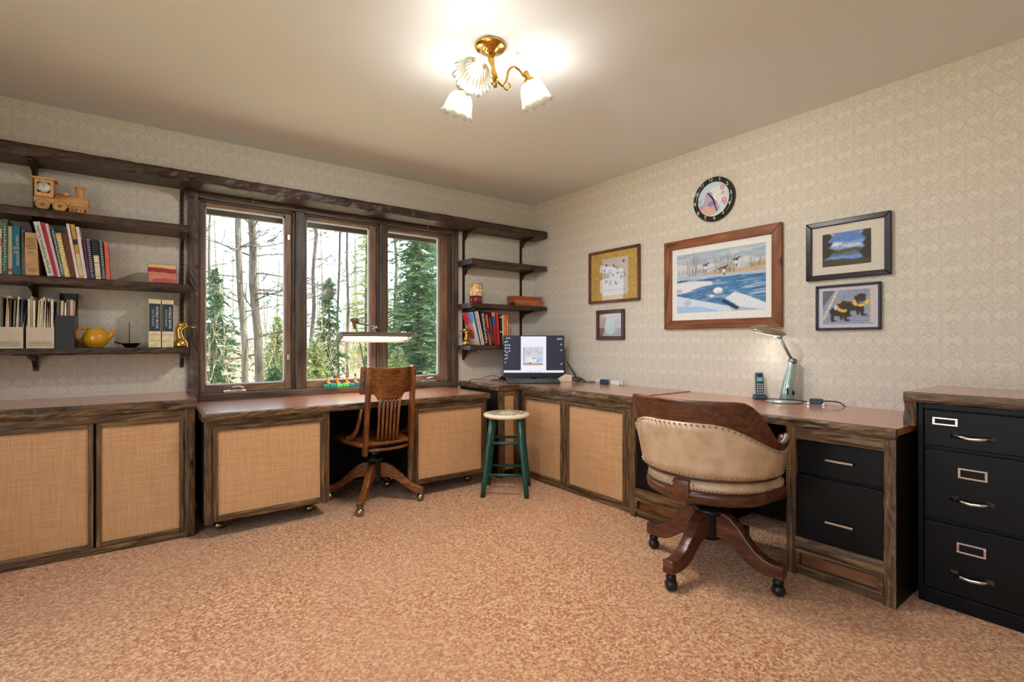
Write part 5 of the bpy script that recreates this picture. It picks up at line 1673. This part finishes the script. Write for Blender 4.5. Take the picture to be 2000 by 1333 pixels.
tag(cb.build('mouse_cable', M_BLACKPL), 'thin black cable running from mouse over the desk end', 'cable')
t = thing('speaker_box', 'small cream wedge shaped box right of the monitor', 'box', (-.165, -.640, CZ), R_(-40))
MB().prism([(-.06, 0), (.06, 0), (.06, .058), (.0, .066), (-.06, .026)], -.035, .035, 'xz').build('shell', plain('cream plastic', (226, 210, 190), .5), t, .004)
M_CABLE = plain('green black cable', (40, 56, 44), .5)
tag(MB().tube(curve([(-.055, -.545, CZ + .17), (-.045, -.60, CZ + .10), (-.055, -.66, CZ + .05), (-.09, -.70, CZ + .03), (-.06, -.735, CZ + .02), (-.10, -.74, CZ + .012), (-.13, -.70, CZ + .02), (-.08, -.68, CZ + .04), (-.05, -.72, CZ + .028), (-.06, -.78, CZ + .006)]), .006, 8).build('cable_bundle', M_CABLE), 'dark coiled cable bundle behind the cream box', 'cable')
tag(MB().tube([(-.115, -.72, CZ + .004), (-.10, -.78, CZ + .006), (-.07, -.84, CZ + .004), (-.055, -.90, CZ + .008)], .003, 6).build('power_cable', M_BLACKPL), 'thin black cord leading to the plug strip', 'cable')
tag(MB().tube([(-.04, -.76, CZ + .012), (-.025, -.82, CZ + .03), (-.03, -.88, CZ + .025), (-.04, -.925, CZ + .016)], .0032, 6).build('power_cable', M_WHITE), 'thin white cord behind the black one', 'cable')
t = thing('plug', 'white plug block left of the black adapter', 'plug', (-.050, -.940, CZ), R_(-90))
MB().box(-.022, .022, -.02, .02, 0, .026).box(-.010, .018, -.014, .014, .026, .040).build('shell', M_WHITE, t, .004)
t = thing('power_adapter', 'black power adapter block with blue face on corner desk', 'adapter', (-.055, -1.015, CZ), R_(-84))
MB().box(-.045, .045, -.022, .022, 0, .036).build('shell', plain('dark blue plastic', (26, 46, 70), .4), t, .005)
MB().tube([(-.045, 0, .018), (-.075, -.01, .010)], .004, 6).build('strain_relief', M_BLACKPL, t)
t = thing('plug_strip', 'white plug strip with red switch against the wall', 'plug strip', (-.048, -1.118, CZ), R_(-88))
MB().box(-.052, .052, -.024, .024, 0, .034).build('shell', M_WHITE, t, .004)
MB().box(-.046, -.034, -.026, -.022, .006, .028).build('switch', plain('red switch', (190, 40, 50), .4), t, .001)
MB().tube([(.05, 0, .018), (.085, -.02, .010)], .008, 8).build('plug', M_WHITE, t)

# ================================================================== WRITING DESK
t = thing('cordless_phone', 'dark blue cordless phone standing in its charging cradle', 'phone', (-.060, -2.305, RZ), R_(-52))
M_PH = plain('dark slate plastic', (38, 56, 68), .3)
MB().prism([(-.040, 0), (.040, 0), (.036, .018), (.010, .030), (-.034, .020)], -.038, .038, 'yz').build('cradle', M_PH, t, .005)
PM = Matrix.Translation((0, .004, .016)) @ Matrix.Rotation(R_(-9), 4, 'X')
hs = MB().box(-.023, .023, -.012, .012, 0, .150, PM).build('handset', M_PH, t, .009, None, None, None, 3)
MB().box(-.016, .016, -.0135, -.011, .094, .118, PM).build('display', plain('teal display', (96, 170, 168), .3), hs)
MB().box(-.008, .008, -.0135, -.011, .130, .134, PM).build('earpiece', M_BLACKPL, hs)
kp = M_WHITE
for r in range(5):
    for q in range(3):
        MB().box(-.015 + q * .0125, -.015 + q * .0125 + .006, -.0138, -.0115, .016 + r * .0142, .016 + r * .0142 + .006, PM).build('key', kp, hs)
t = thing('power_adapter', 'small silver and black power adapter beside the silver lamp', 'adapter', (-.085, -2.640, RZ), R_(-75))
MB().box(-.032, .032, -.018, .018, .004, .036).build('shell', plain('gunmetal plastic', (64, 66, 66), .25, .4), t, .004)
MB().box(-.050, -.030, -.014, .014, 0, .018).build('plug_end', M_CHROME, t, .003)
MB().box(.020, .044, -.016, .016, 0, .014).build('strain_clip', M_CHROME, t, .003)
MB().tube(curve([(.03, 0, .024), (.07, .005, .026), (.11, .0, .022), (.135, -.006, .003)]), .0034, 8).build('cord', M_BLACKPL, t)
tag(MB().tube([(-.110, -2.600, RZ + .016), (-.125, -2.565, RZ + .0215), (-.15, -2.50, RZ + .0225), (-.17, -2.44, RZ + .0222), (-.17, -2.405, RZ + .018), (-.14, -2.36, RZ + .004)], .0028, 6).build('lamp_cord', M_BLACKPL), 'thin black cord lying across the silver lamp base', 'cable')
